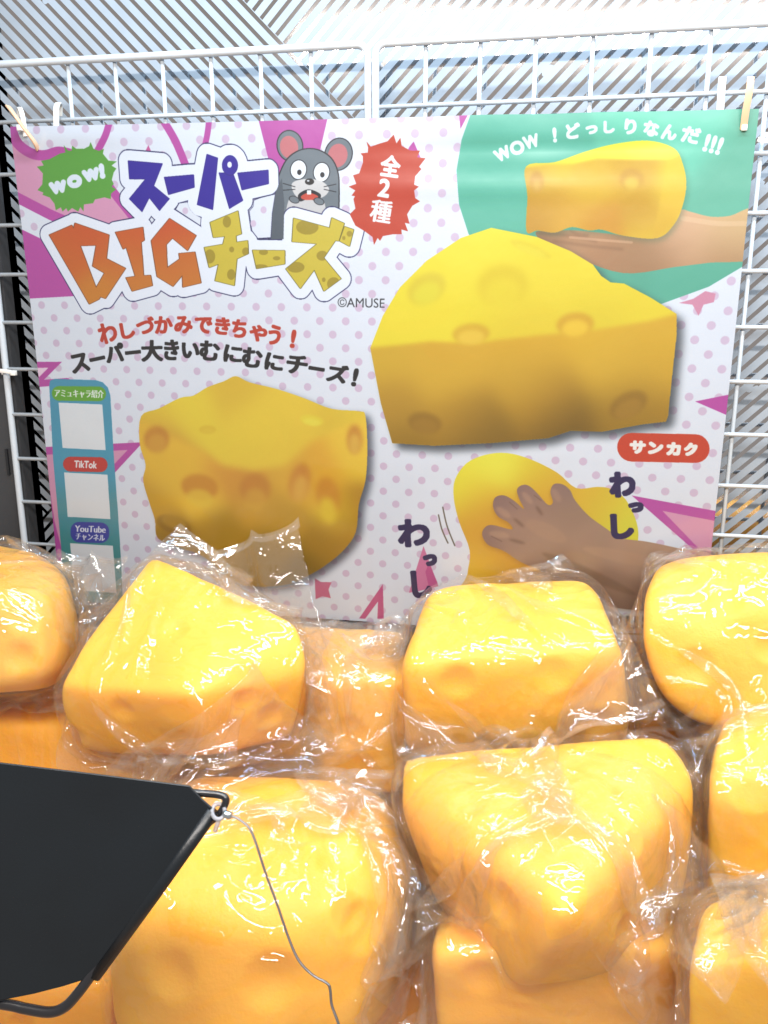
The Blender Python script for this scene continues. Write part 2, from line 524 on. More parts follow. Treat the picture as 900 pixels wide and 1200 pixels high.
poly(sc([(612, 135), (618, 365), (575, 365), (580, 250), (495, 365), (455, 362)], 340, 660, 5.625), (198, 82, 135))
poly(sc([(167, 430), (230, 600), (150, 620), (105, 628)], 450, 520, 3.6), (214, 118, 160)); poly(sc([(190, 500), (228, 590), (190, 605), (175, 540)], 450, 520, 3.6), (196, 84, 140))
poly([(795, 355), (812, 350), (826, 341), (838, 344), (836, 354), (824, 357), (818, 370), (811, 357)], (214, 142, 168))
poly([(814, 470), (858, 461), (858, 489)], MAG)
poly([(740, 580), (848, 600), (845, 655), (822, 652)], MAG); poly([(776, 598), (848, 612), (845, 655), (826, 650)], ROSE)
poly([(696, 640), (748, 600), (755, 660)], (236, 206, 222), .0)
# green disc
disc = [(553, 132), (541, 165), (535, 200), (538, 240), (549, 274), (575, 310), (610, 340), (660, 356), (720, 362), (775, 356), (830, 336), (872, 311), (905, 280), (905, 100), (560, 100)]
mk = fill([tx(disc)])
paint(mk, blend(mk, [(600, 200, 96, 186, 160), (800, 150, 108, 202, 172), (870, 200, 100, 180, 152), (600, 260, 92, 180, 154), (820, 340, 90, 172, 146), (700, 340, 86, 166, 140)]))
# hand and cheese in the disc
hand = sc([(355, 545), (385, 541), (450, 540), (530, 548), (620, 556), (680, 520), (695, 492), (720, 497), (765, 508), (810, 506), (870, 492), (880, 600), (760, 616), (680, 626), (560, 640), (440, 600), (380, 575)], 450, 0, 2)
mk = fill([tx(catmull(hand, 5, True))])
paint(mk, blend(mk, [(640, 275, 150, 105, 72), (680, 278, 196, 150, 110), (700, 290, 170, 120, 84), (740, 295, 172, 128, 90), (800, 262, 226, 178, 140), (850, 265, 222, 180, 132), (870, 260, 214, 176, 120), (850, 298, 176, 132, 92), (770, 305, 160, 116, 80), (800, 290, 205, 158, 118)]))
for a_, b_ in (([(632, 273), (668, 276), (700, 283)], .5), ([(648, 282), (690, 288), (730, 292)], .45), ([(668, 270), (676, 274), (690, 276)], .6)):
    m_ = None; q_ = catmull(a_, 6); m_ = fill([tx(list(q_ - [0, 1.3]) + list(q_[::-1] + [0, 1.6]))], pad=8); m_.a = blur(m_.a, 2); paint(m_, (96, 62, 44), b_ * .6)
stroke([(668, 278), (700, 281), (740, 284)], 3, (226, 176, 138), .5); stroke([(800, 256), (840, 262), (872, 262)], 6, (236, 196, 156), .45)
ch = sc([(333, 390), (400, 380), (470, 356), (540, 338), (620, 330), (680, 348), (700, 385), (708, 430), (700, 480), (680, 525), (640, 558), (560, 552), (510, 538), (480, 540), (440, 532), (400, 545), (360, 540), (334, 542), (336, 460)], 450, 0, 2)
sh = fill([tx([(x + 3, y + 4) for x, y in catmull(ch, 5, True)])], pad=14); sh.a = blur(sh.a, 5); paint(sh, (60, 100, 70), .35)
mk = fill([tx(catmull(ch, 5, True))])
HC = ([(640, 195, 226, 190, 50), (700, 182, 232, 205, 50), (760, 172, 246, 240, 70), (790, 180, 246, 236, 70), (745, 182, 244, 232, 60), (745, 200, 214, 164, 50), (690, 215, 222, 176, 56), (640, 240, 206, 152, 48), (625, 200, 200, 150, 50), (622, 258, 196, 140, 44), (670, 255, 214, 158, 50), (700, 265, 206, 142, 40), (760, 250, 200, 146, 38), (765, 272, 220, 176, 48), (790, 230, 226, 186, 54), (800, 205, 230, 196, 54)])
paint(mk, blend(mk, [(620, 195, 234, 206, 56), (680, 185, 240, 224, 56), (740, 172, 248, 240, 66), (790, 182, 248, 238, 70), (800, 200, 236, 206, 56)], 0, 22))
face([(612, 197), (640, 193), (672, 192), (700, 186), (745, 187), (786, 187), (800, 300), (610, 300)], mk, [(a_, b_, c_ * 1.02, d_ * 1.03, e_) for a_, b_, c_, d_, e_ in HC if b_ > 188], 2, 13)
face([(783, 188), (798, 180), (810, 200), (808, 240), (764, 284), (768, 262)], mk, [(790, 200, 236, 200, 54), (795, 230, 232, 186, 50), (775, 265, 220, 172, 46)], 2, 13)
for (x, y, rx, ry, dk, lt) in ((740, 210, 14, 13, (196, 140, 44), (232, 196, 70)), (629, 213, 8, 13, (188, 128, 46), (226, 180, 80))):
    mk = fill([tx(ell(x, y, rx, ry))], pad=8); mk.a = blur(mk.a, 3); paint(mk, dk, .55)
    mk = fill([tx(ell(x, y + 5, rx * .65, ry * .6))], pad=8); mk.a = blur(mk.a, 4); paint(mk, lt, .75)
# large wedge with its printed drop shadow
wd = sc([(32, 355), (65, 270), (110, 195), (180, 125), (270, 65), (350, 38), (470, 62), (560, 100), (618, 135), (640, 165), (665, 182), (700, 185), (770, 222), (838, 265), (838, 320), (828, 410), (815, 535), (810, 548), (750, 555), (640, 575), (560, 572), (500, 592), (350, 605), (200, 612), (90, 605), (60, 500)], 420, 250, 2.25)
sh = fill([tx([(x + 7, y + 7) for x, y in wd])], pad=30); sh.a = blur(sh.a, 8); paint(sh, (48, 52, 56), .80)
mk = fill([tx(wd)])
W_ = [(440, 400, 240, 214, 50), (480, 330, 242, 220, 54), (560, 285, 244, 222, 60), (590, 330, 238, 214, 50), (650, 320, 238, 212, 52), (700, 330, 240, 214, 50), (760, 365, 236, 208, 50), (620, 375, 232, 200, 48), (500, 380, 240, 214, 50), (700, 365, 226, 196, 48),
      (450, 412, 196, 152, 46), (530, 405, 200, 150, 44), (620, 396, 202, 152, 42), (700, 390, 204, 156, 44), (780, 380, 200, 152, 44), (520, 440, 198, 152, 48), (620, 440, 190, 144, 44), (720, 430, 196, 150, 46), (780, 440, 196, 148, 44),
      (460, 480, 176, 130, 42), (540, 490, 168, 122, 36), (640, 470, 164, 118, 32), (740, 480, 176, 130, 38), (470, 515, 138, 100, 26), (560, 514, 116, 84, 20), (660, 500, 104, 74, 16), (740, 490, 120, 86, 20), (778, 490, 150, 108, 30)]
paint(mk, blend(mk, W_[:10], 0, 24))
face([(425, 408), (470, 404), (505, 400), (560, 402), (585, 398), (640, 392), (700, 386), (760, 376), (800, 366), (810, 520), (420, 540)], mk, [(a_, b_, min(c_ * 1.1, 250), d_ * 1.12, e_) for a_, b_, c_, d_, e_ in W_[10:]], 4, 22)
def dent(cx, cy, rx, ry, rot, dk, lt, a1=.5, a2=.6, off=.35):
    c, s = math.cos(rad(rot)), math.sin(rad(rot))
    for (dx, dy, k, col, al) in ((0, 0, 1.0, dk, a1), (0, ry * off, .72, lt, a2)):
        m_ = fill([tx(ell(cx + dx, cy + dy, rx * k, ry * k, rot))], pad=16); m_.a = blur(m_.a, max(2, ry * .35)); paint(m_, col, al)
for d in ((589, 334, 30, 24, -8, (222, 190, 40), (242, 218, 56), .7, .5), (500, 338, 24, 17, -30, (214, 186, 52), (236, 222, 60), .6, .6), (552, 391, 22, 12, -4, (208, 150, 40), (238, 196, 64), .6, .9), (674, 380, 22, 14, -6, (210, 150, 36), (240, 196, 54), .7, .9),
          (498, 495, 20, 12, 10, (140, 98, 24), (170, 124, 38), .6, .5), (736, 474, 24, 14, -28, (140, 98, 26), (176, 130, 42), .6, .5), (622, 292, 26, 6, 22, (222, 196, 50), (240, 222, 66), .5, .4)):
    dent(*d)
# cube-shaped cheese
cb = sc([(72, 190), (130, 165), (200, 130), (245, 122), (290, 95), (345, 75), (385, 58), (430, 78), (520, 100), (610, 130), (700, 165), (790, 173), (812, 190), (818, 300), (812, 400), (790, 480), (780, 570), (740, 630), (680, 680), (620, 715), (540, 745), (400, 740), (280, 650), (200, 620), (130, 590), (120, 530), (100, 470), (80, 400), (88, 350), (68, 280)], 140, 420, 2.8125)
cbs = catmull(cb, 4, True)
sh = fill([tx([(x + 6, y + 5) for x, y in cbs])], pad=30); sh.a = blur(sh.a, 8); paint(sh, (48, 50, 60), .75)
mk = fill([tx(cbs)])
CB_ = ([(175, 492, 236, 200, 56), (220, 475, 240, 208, 60), (275, 450, 226, 184, 54), (300, 500, 240, 204, 60), (340, 480, 238, 200, 60), (400, 495, 226, 186, 54), (420, 485, 236, 204, 60), (320, 540, 240, 200, 60), (355, 520, 238, 198, 58),
      (180, 520, 206, 140, 50), (200, 560, 224, 172, 54), (230, 530, 226, 174, 56), (260, 545, 216, 150, 54), (275, 560, 204, 136, 50), (240, 580, 232, 180, 56), (300, 590, 204, 148, 48), (330, 610, 190, 140, 44), (350, 560, 216, 160, 54), (380, 560, 222, 160, 50), (400, 600, 220, 176, 44), (420, 540, 230, 184, 60),
      (180, 590, 196, 144, 40), (200, 630, 150, 108, 28), (260, 620, 168, 124, 36), (320, 640, 150, 112, 30), (380, 640, 160, 116, 34), (360, 670, 120, 90, 24), (410, 620, 168, 120, 38), (420, 590, 172, 120, 44)])
paint(mk, blend(mk, CB_[:10], 0, 20))
face([(150, 482), (175, 497), (205, 512), (240, 528), (262, 545), (300, 552), (335, 545), (362, 520), (395, 502), (440, 484), (450, 700), (140, 700)], mk, [(a_, b_, min(c_ * 1.06, 250), min(d_ * 1.08, 240), e_) + tuple(z_) for a_, b_, c_, d_, e_, *z_ in CB_[10:]], 8, 16)
for d in ((184, 514, 15, 15, 10, (198, 126, 44), (226, 168, 60), .8, .6), (235, 570, 22, 15, 10, (206, 132, 40), (240, 196, 60), .8, .8, .9), (300, 572, 18, 18, 0, (200, 126, 44), (226, 172, 58), .7, .6, .7), (352, 564, 12, 22, 12, (204, 126, 46), (236, 184, 74), .8, .7), (385, 580, 14, 22, -14, (208, 132, 44), (238, 200, 60), .7, .9, .8), (416, 514, 9, 17, 0, (200, 128, 46), (234, 186, 74), .8, .8), (244, 503, 10, 5, 0, (224, 180, 46), (236, 200, 60), .6, .4), (366, 492, 14, 6, 10, (236, 214, 60), (244, 226, 80), .6, .5), (205, 615, 22, 10, 20, (140, 98, 26), (186, 140, 40), .6, .6, -.4)):
    dent(*d)
# squeezed cheese with a hand
sq = sc([(295, 230), (300, 150), (350, 80), (430, 45), (520, 38), (620, 65), (730, 120), (810, 185), (900, 180), (960, 190), (1020, 235), (1065, 330), (1070, 410), (1040, 440), (760, 700), (350, 640), (352, 550), (362, 450), (318, 330)], 450, 520, 3.6)
mk = fill([tx(catmull(sq, 4, True))])
paint(mk, blend(mk, [(540, 570, 240, 226, 56), (580, 540, 242, 232, 70), (630, 550, 232, 208, 52), (660, 560, 224, 176, 48), (560, 590, 232, 190, 46), (560, 620, 220, 160, 40), (555, 655, 226, 178, 50), (575, 610, 214, 150, 40), (640, 580, 220, 160, 40), (690, 580, 228, 184, 48), (710, 590, 222, 190, 50), (735, 605, 226, 214, 56), (750, 625, 220, 214, 58), (600, 650, 214, 152, 40)]))
hd = [(565, 626), (569, 617), (578, 615), (600, 620), (596, 612), (584, 605), (578, 594), (580, 583), (590, 580), (602, 586), (614, 596), (608, 583), (606, 573), (612, 568), (620, 569), (630, 578), (642, 591), (648, 588), (645, 576), (649, 567), (659, 567), (668, 574), (674, 586), (690, 604), (712, 620), (727, 630), (757, 634), (795, 642), (845, 655), (845, 720), (760, 716), (700, 706), (640, 672), (610, 658), (590, 645), (572, 638)]
sh = fill([tx([(x - 1, y + 3) for x, y in catmull(hd, 5, True)])], pad=10); sh.a = blur(sh.a, 4); paint(sh, (150, 90, 20), .35)
mk = fill([tx(catmull(hd, 5, True))])
paint(mk, blend(mk, [(a_, b_, c_ * 1.14, d_ * 1.16, e_ * 1.26) for a_, b_, c_, d_, e_ in [(572, 622, 128, 96, 78), (600, 622, 146, 112, 86), (586, 592, 124, 94, 80), (604, 608, 148, 112, 86), (614, 575, 126, 96, 82), (630, 592, 142, 108, 84), (652, 575, 128, 98, 82), (660, 600, 140, 108, 82), (640, 630, 150, 116, 88), (690, 640, 148, 114, 86), (740, 650, 158, 122, 92), (800, 660, 160, 124, 92), (650, 660, 132, 98, 74), (720, 690, 128, 96, 72), (800, 710, 136, 104, 78)]], 0, 13))
for cx_, cy_2, rx_, ry_, rt_, cl_, al_ in ((590, 600, 10, 4, 35, (196, 152, 122), .45), (618, 583, 9, 3.5, 50, (196, 152, 122), .45), (652, 580, 9, 4, 60, (190, 148, 120), .4), (585, 626, 12, 4, 8, (196, 154, 122), .45), (640, 622, 26, 9, 25, (184, 142, 112), .4), (730, 652, 48, 7, 12, (192, 150, 118), .45),
                                     (608, 612, 8, 2, 40, (104, 74, 56), .5), (632, 598, 7, 2, 55, (104, 74, 56), .5), (606, 634, 10, 2, 15, (110, 80, 60), .5), (690, 672, 60, 6, 24, (116, 86, 64), .5)):
    m_ = fill([tx(ell(cx_, cy_2, rx_, ry_, rt_))], pad=10); m_.a = blur(m_.a, 2.6); paint(m_, cl_, al_)
for a in ([(597, 588), (606, 596)], [(626, 580), (634, 586)], [(576, 628), (588, 634)]): stroke(a, 1.6, (120, 88, 70), .5, False)
for a in ([(514, 603), (518, 620), (525, 636)], [(519, 594), (524, 616), (533, 639)]): stroke(a, 1.6, (110, 98, 84))
# title
W1 = [[(82, 198), (247, 212), (205, 318), (280, 380), (232, 437), (183, 375), (148, 443), (87, 380), (165, 285), (88, 285)],
      [(255, 277), (397, 265), (400, 325), (275, 360)], [(460, 167), (512, 185), (488, 432), (413, 408)],
      [(518, 256), (585, 258), (633, 388), (568, 427)], [(608, 257), (755, 243), (757, 308), (628, 338)]]
W1 = [sc(p, 130, 140, 4.09) for p in W1]
RING = [sc(ell(571, 220, 37, 47), 130, 140, 4.09), sc(ell(569, 217, 11, 15), 130, 140, 4.09)]
Bo = sc([(72, 185), (180, 138), (188, 155), (195, 128), (358, 185), (345, 298), (437, 345), (340, 490), (315, 482), (310, 493), (262, 517)], 40, 230, 4.09)
Bh = sc([(220, 237), (296, 235), (278, 335), (335, 368), (295, 438)], 40, 230, 4.09)
I_ = sc([(388, 172), (520, 148), (527, 210), (512, 220), (523, 380), (557, 378), (566, 428), (468, 455), (438, 390), (483, 383), (440, 245), (425, 253)], 40, 230, 4.09)
G_ = sc([(648, 106), (776, 188), (735, 260), (662, 200), (632, 232), (637, 342), (697, 300), (693, 274), (770, 267), (800, 415), (712, 436), (710, 378), (665, 432), (588, 385), (560, 212)], 40, 230, 4.09)
YL = [[(66, 125), (200, 70), (217, 180), (190, 190), (193, 220), (247, 212), (250, 275), (195, 300), (183, 428), (90, 405), (107, 325), (62, 342), (38, 245), (128, 230), (137, 192), (82, 198)],
      [(270, 258), (425, 260), (425, 325), (290, 347)],
      [(467, 105), (640, 152), (650, 103), (710, 130), (683, 215), (668, 212), (612, 295), (695, 395), (613, 455), (567, 352), (500, 442), (430, 348), (580, 228), (460, 218)],
      [(712, 145), (755, 160), (735, 240), (688, 215)]]
YL = [sc(p, 230, 230, 4.09) for p in YL]
k = 0.00089 / RES
allm = None
def union(ms):
    x0 = min(m.x for m in ms); y0 = min(m.y for m in ms)
    x1 = max(m.x + m.a.shape[1] for m in ms); y1 = max(m.y + m.a.shape[0] for m in ms)
    a = np.zeros((y1 - y0, x1 - x0), np.float32)
    for m in ms:
        r = a[m.y - y0:m.y - y0 + m.a.shape[0], m.x - x0:m.x - x0 + m.a.shape[1]]
        np.maximum(r, m.a, out=r)
    return Mask(a, x0, y0)
def generic_mouse():
    """a plain grey mouse peeping from behind the lettering"""
    G1, G2, PK, LN = (112, 120, 128), (84, 92, 102), (200, 112, 118), (30, 32, 40)
    for (x, y, rx, ry, r) in ((340, 171, 14.5, 17.5, -10), (397, 181, 15.5, 18.5, 15)):
        poly(ell(x, y, rx + 1.2, ry + 1.2, r), LN); poly(ell(x, y, rx, ry, r), G1)
        poly(ell(x - 1, y + 1.5, rx * .74, ry * .76, r), PK)
    body = [(317, 282), (318, 250), (324, 226), (328, 205), (338, 186), (354, 176), (372, 176), (388, 186), (396, 204), (397, 230), (396, 262), (396, 285), (360, 292)]
    m_ = fill([tx(catmull(body, 5, True))], pad=5); paint(dilate(m_, 1.2 * k), LN); paint(m_, G1)
    curve([(317, 282), (319, 250), (326, 228), (334, 250), (338, 285)], G2)
    curve([(338, 236), (352, 230), (376, 232), (382, 248), (378, 268), (338, 268)], (206, 200, 200))
    for (x, y) in ((350, 199), (377, 202)):
        poly(ell(x, y, 10, 12, 8), LN); poly(ell(x, y, 9, 11, 8), (244, 246, 252)); poly(ell(x + 1, y + 3, 2.6, 3.2), LN)
    curve([(342, 216), (356, 210), (376, 212), (386, 222), (376, 232), (350, 232)], (214, 208, 206))
    poly(ell(363, 213, 5.4, 3.8), (26, 26, 30)); poly(ell(361.5, 212, 1.6, 1), (220, 220, 226))
    curve([(350, 228), (362, 222), (376, 228), (372, 236), (362, 233), (352, 236)], LN)
    curve([(353, 230), (362, 226), (373, 230), (368, 234), (356, 234)], (206, 76, 60)); poly([(360, 223), (365, 223), (365, 228), (360, 228)], (246, 246, 246))
    for a in ([(346, 219), (332, 215)], [(346, 222), (332, 223)], [(380, 219), (394, 216)], [(380, 222), (394, 225)]): stroke(a, .9, LN, 1, False)
    for (x, y) in ((345, 234), (374, 236)): poly(ell(x, y, 6.5, 4.2, 20), LN); poly(ell(x, y, 5.7, 3.5, 20), G1)
generic_mouse()
P_ = 60
ms = [fill([tx(p)], pad=P_) for p in W1 + YL + [I_, G_, Bo, RING[0]]]
um = union(ms)
paint(dilate(um, 12.2 * k), (38, 38, 84)); paint(dilate(um, 11.2 * k), (238, 240, 250))
for pts in (sc([(308, 430), (325, 400), (365, 395), (378, 430), (400, 455), (433, 472), (430, 510)], 130, 140, 4.09), sc([(685, 385), (720, 372), (790, 355), (775, 450), (768, 570), (705, 574), (675, 535), (662, 440), (682, 415)], 130, 140, 4.09)):
    poly(pts, (38, 38, 84)); c = np.mean(pts, 0); poly([tuple(c + (np.array(p) - c) * .955) for p in pts], PAPER)
poly(ell(309, 246, 3.6, 4.2), DOT); poly(ell(297, 262, 3.4, 4), DOT); poly(ell(217, 247, 3.4, 4), DOT)
poly(sc([(790, 350), (820, 280), (832, 400), (828, 574), (768, 574), (775, 450)], 130, 140, 4.09), (84, 92, 102))
BL, BLD = (46, 30, 150), (34, 24, 100)
for p in W1:
    m_ = fill([tx(p)], pad=3); paint(dilate(m_, 1), BLD); paint(m_, BL)
m_ = fill([tx(RING[0]), tx(RING[1])], pad=3); paint(dilate(m_, 1), BLD); paint(fill([tx(RING[1])]), (238, 240, 250)); paint(fill([tx(RING[0]), tx(RING[1])]), BL)
for lp in ([Bo, Bh], [I_], [G_]):
    m_ = fill([tx(p) for p in lp], pad=4); paint(dilate(m_, .8 * k), (120, 66, 36))
    paint(m_, blend(m_, [(90, 265, 206, 86, 40), (150, 262, 206, 88, 40), (200, 256, 204, 82, 42), (80, 300, 206, 100, 40), (150, 300, 204, 104, 42), (210, 300, 204, 106, 44), (110, 350, 208, 128, 44), (160, 335, 206, 124, 46), (220, 335, 206, 122, 46)]))
Y1, Y2, YD = (210, 186, 62), (168, 144, 44), (110, 100, 40)
spots = [(147, 122, 20, 28), (65, 288, 26, 34), (238, 265, 18, 20), (170, 255, 12, 14), (168, 375, 20, 26), (323, 268, 22, 14), (386, 297, 18, 10), (310, 338, 34, 12), (533, 148, 54, 36), (605, 285, 28, 24), (478, 340, 42, 26), (612, 400, 9, 11), (660, 420, 32, 32), (708, 200, 8, 10), (735, 180, 14, 14)]
for p in YL:
    m_ = fill([tx(p)], pad=4); paint(dilate(m_, .8 * k), YD); paint(m_, Y1)
    for s_ in spots:
        e = fill([tx(sc(ell(*s_), 230, 230, 4.09))])
        a = np.zeros_like(m_.a)
        yy0, xx0 = max(e.y, m_.y), max(e.x, m_.x); yy1 = min(e.y + e.a.shape[0], m_.y + a.shape[0]); xx1 = min(e.x + e.a.shape[1], m_.x + a.shape[1])
        if yy1 > yy0 and xx1 > xx0:
            a[yy0 - m_.y:yy1 - m_.y, xx0 - m_.x:xx1 - m_.x] = e.a[yy0 - e.y:yy1 - e.y, xx0 - e.x:xx1 - e.x]
            paint(Mask(a * m_.a, m_.x, m_.y), Y2)
# bursts
gb = sc([(310, 165), (328, 190), (345, 192), (350, 168), (368, 182), (405, 182), (430, 170), (438, 150), (450, 182), (475, 192), (500, 182), (494, 205), (520, 238), (560, 242), (535, 262), (558, 276), (545, 295), (536, 330), (545, 350), (535, 362), (556, 376), (532, 396), (530, 422), (500, 414), (455, 424), (446, 442), (402, 448), (400, 482), (385, 460), (375, 482), (345, 465), (326, 482), (318, 466), (300, 482), (292, 462), (268, 476), (262, 445), (240, 415), (205, 402), (210, 392), (182, 380), (205, 352), (208, 300), (180, 268), (212, 262), (200, 240), (240, 232), (290, 205), (316, 200)], 0, 130, 4.09)
poly(gb, (92, 160, 62))
LAV = (228, 234, 246)
for ch_, x, y, w_, h_, r in (('W', 68.5, 219.5, 21, 15, -12), ('O', 87.5, 212.5, 18, 16, -10), ('W', 107, 205, 21, 15, -14), ('!', 119.5, 200.5, None, 18, -8)):
    char(ch_, x, y, w_, h_, r, LAV, 2.3)
rb = sc([(540, 118), (562, 145), (605, 130), (650, 117), (683, 82), (697, 128), (718, 98), (724, 140), (770, 165), (820, 165), (805, 200), (850, 205), (815, 250), (828, 262), (795, 300), (790, 345), (815, 355), (790, 375), (795, 415), (820, 432), (780, 455), (752, 500), (765, 550), (740, 545), (757, 590), (722, 580), (724, 605), (680, 605), (625, 615), (610, 640), (597, 625), (578, 662), (570, 620), (530, 590), (480, 560), (450, 500), (480, 470), (470, 420), (478, 405), (460, 402), (480, 375), (445, 355), (485, 340), (468, 295), (500, 285), (520, 230), (520, 195), (508, 180), (546, 176), (548, 150)], 310, 140, 4.5)
poly(rb, (196, 62, 40))
poly(sc([(445, 480), (520, 560), (540, 590), (500, 590), (440, 520)], 310, 140, 4.5), (196, 62, 40), 0)
for ch_, x, y, w_, h_, r in (('全', 457.8, 194.8, 24, 26, 8), ('2', 450.6, 220.5, 14, 22, 10), ('種', 446.7, 247.8, 25, 27, 9)):
    char(ch_, x, y, w_, h_, r, (240, 240, 244), .7 if ch_ == '種' else 1.1)
for ch_, x, y, w_, h_, r in (('わ', 125.5, 390, 22, 25, -16), ('し', 149, 387, 17, 20, -12), ('づ', 170, 381.5, 22, 20, -8), ('か', 191.5, 380.5, 22, 21, -3), ('み', 215, 380.5, 22, 21, 0), ('で', 238.5, 381, 21, 20, 3), ('き', 261, 382, 18, 21, 5), ('ち', 280.5, 385, 18, 22, 8), ('や', 303, 390.5, 21, 20, 8), ('う', 322, 392.5, 15, 24, 10), ('!', 344, 397, None, 22, 8)):
    char(ch_, x, y, w_, h_, r, (192, 62, 44), 1.15)
KB = (34, 32, 34)
for ch_, x, y, w_, h_, r in (('ス', 93, 425.5, 22, 23, -12), ('ー', 113.5, 420.5, 19, 5, -12), ('パ', 134, 413.5, 22, 23, -8), ('ー', 155.5, 413, 19, 5, -6), ('大', 178, 411, 26, 26, -2), ('き', 201, 410, 18, 25, 2), ('い', 223.5, 410.5, 21, 19, 0), ('む', 246, 411, 24, 24, 5), ('に', 273.5, 414.5, 22, 21, 6), ('む', 296, 419, 24, 24, 8), ('に', 322, 424, 22, 21, 9), ('チ', 348.5, 427, 25, 23, 8), ('ー', 371.5, 432, 19, 5, 9), ('ズ', 396, 437.5, 25, 22, 9), ('!', 416.5, 442, None, 22, 12)):
    char(ch_, x, y, w_, h_, r, KB, 1.25)
WH = (238, 246, 244)
for ch_, x, y, w_, h_, r in (('W', 589, 180.5, 19, 15, -26), ('O', 606, 173.3, 17, 16, -20), ('W', 622.5, 166, 19, 15, -16), ('!', 650, 158.5, None, 17, -4), ('ど', 671.5, 154, 17, 18, -6), ('っ', 693, 152.8, 14, 10, -2), ('し', 713.5, 150, 13, 14, 0), ('り', 738.5, 149, 14, 18, 2), ('な', 763, 151, 18, 18, 5), ('ん', 784, 155, 18, 18, 8), ('だ', 809.5, 158.5, 22, 19, 12), ('!', 828, 167.5, None, 21, 18), ('!', 835.5, 169.5, None, 21, 18), ('!', 843, 171.5, None, 21, 20)):
    char(ch_, x, y, w_, h_, r, WH, 1.0)
line_text('©AMUSE', (396, 354), (451, 355), 11.5, (50, 50, 56), 0.1)
def pill(x0, y0, x1, y1, sl=0.0, r=None):
    r = r or (y1 - y0) / 2; pts = []
    for cx, cy, a0 in ((x1 - r, y0 + r, -90), (x1 - r, y1 - r, 0), (x0 + r, y1 - r, 90), (x0 + r, y0 + r, 180)):
        for a in np.linspace(a0, a0 + 90, 7):
            x = cx + r * math.cos(rad(a)); y = cy + r * math.sin(rad(a)); pts.append((x, y + (x - x0) * sl))
    return pts
poly(pill(723, 506.5, 831, 540, .02), (204, 66, 40))
for ch_, x, y, w_, h_, r in (('サ', 747, 523.5, 19, 16, 2), ('ン', 768, 524.5, 18, 15, 2), ('カ', 789, 525.5, 17, 16, 2), ('ク', 809, 526, 16, 16, 2)): char(ch_, x, y, w_, h_, r, (244, 238, 234), 1.5)
PU = (42, 30, 78)
for ch_, x, y, w_, h_, r in (('わ', 729, 567, 31, 31, -4), ('っ', 745, 594, 18, 13, 0), ('し', 729, 616, 27, 31, -4), ('わ', 485, 624, 38, 34, -3), ('っ', 504, 656, 17, 15, 0), ('し', 494, 684, 24, 34, -6)): char(ch_, x, y, w_, h_, r, PU, 2.2)
# blue strip with three captions; the codes under them are left blank
TEAL = (74, 150, 174)
mk = fill([tx([(57, 452), (58, 446), (64, 444), (112, 445.5), (120, 448), (126, 454), (129, 463), (134, 540), (139, 600), (143, 655), (146, 720), (78, 720), (72, 640), (62, 540)])])
paint(mk, blend(mk, [(90, 450, 76, 152, 180), (100, 540, 76, 156, 184), (110, 600, 72, 150, 164), (110, 650, 68, 144, 146)]))
poly(pill(60, 452.4, 124, 469.6, .01), (104, 166, 52)); line_text('アミュキャラ紹介', (63.5, 460.6), (121, 461.9), 9.5, (240, 244, 240), .35)
for q_ in ([(68, 471.8), (119.6, 474), (124, 527.5), (73, 525)], [(75, 553.6), (126.3, 556), (130.2, 607.8), (79.7, 605.4)], [(82.8, 636.2), (133.3, 638.9), (138, 694), (87.5, 691)]): poly(q_, (234, 234, 238))
poly(pill(73.6, 535.0, 126.3, 552.4, .015), (200, 58, 50)); line_text('TikTok', (87, 543.8), (113.5, 544.8), 8, (244, 236, 236), .45)
poly(pill(83.2, 611.0, 128.8, 635.0, .02, 10), (62, 72, 164)); line_text('YouTube', (88.5, 619), (124.5, 620.2), 7.5, (240, 240, 248), .4); line_text('チャンネル', (89.5, 628), (123.5, 630), 8, (240, 240, 248), .35)
# maker's mark at the foot of the sheet
poly([(690, 704), (850, 712), (850, 770), (690, 762)], (150, 118, 92), 0)
for ch_, x in (('A', 703), ('M', 721), ('U', 740.5), ('S', 759), ('E', 776)): char(ch_, x, 729, 14.5, 16, 1, (84, 78, 72), 1.5, outline=(3.0, (222, 210, 196)))
stroke([(690, 741), (800, 744)], 2.0, (90, 80, 72), 1, False)
print('art', round(time.time() - T0, 1))

img = bpy.data.images.new('poster_print', TW, TH, alpha=False, float_buffer=False)
buf = np.ones((TH, TW, 4), np.float32); buf[..., :3] = IMG[::-1] / 255.0 * np.array([0.735, 0.76, 0.775], np.float32)
img.pixels.foreach_set(buf.ravel()); img.update(); img.pack()

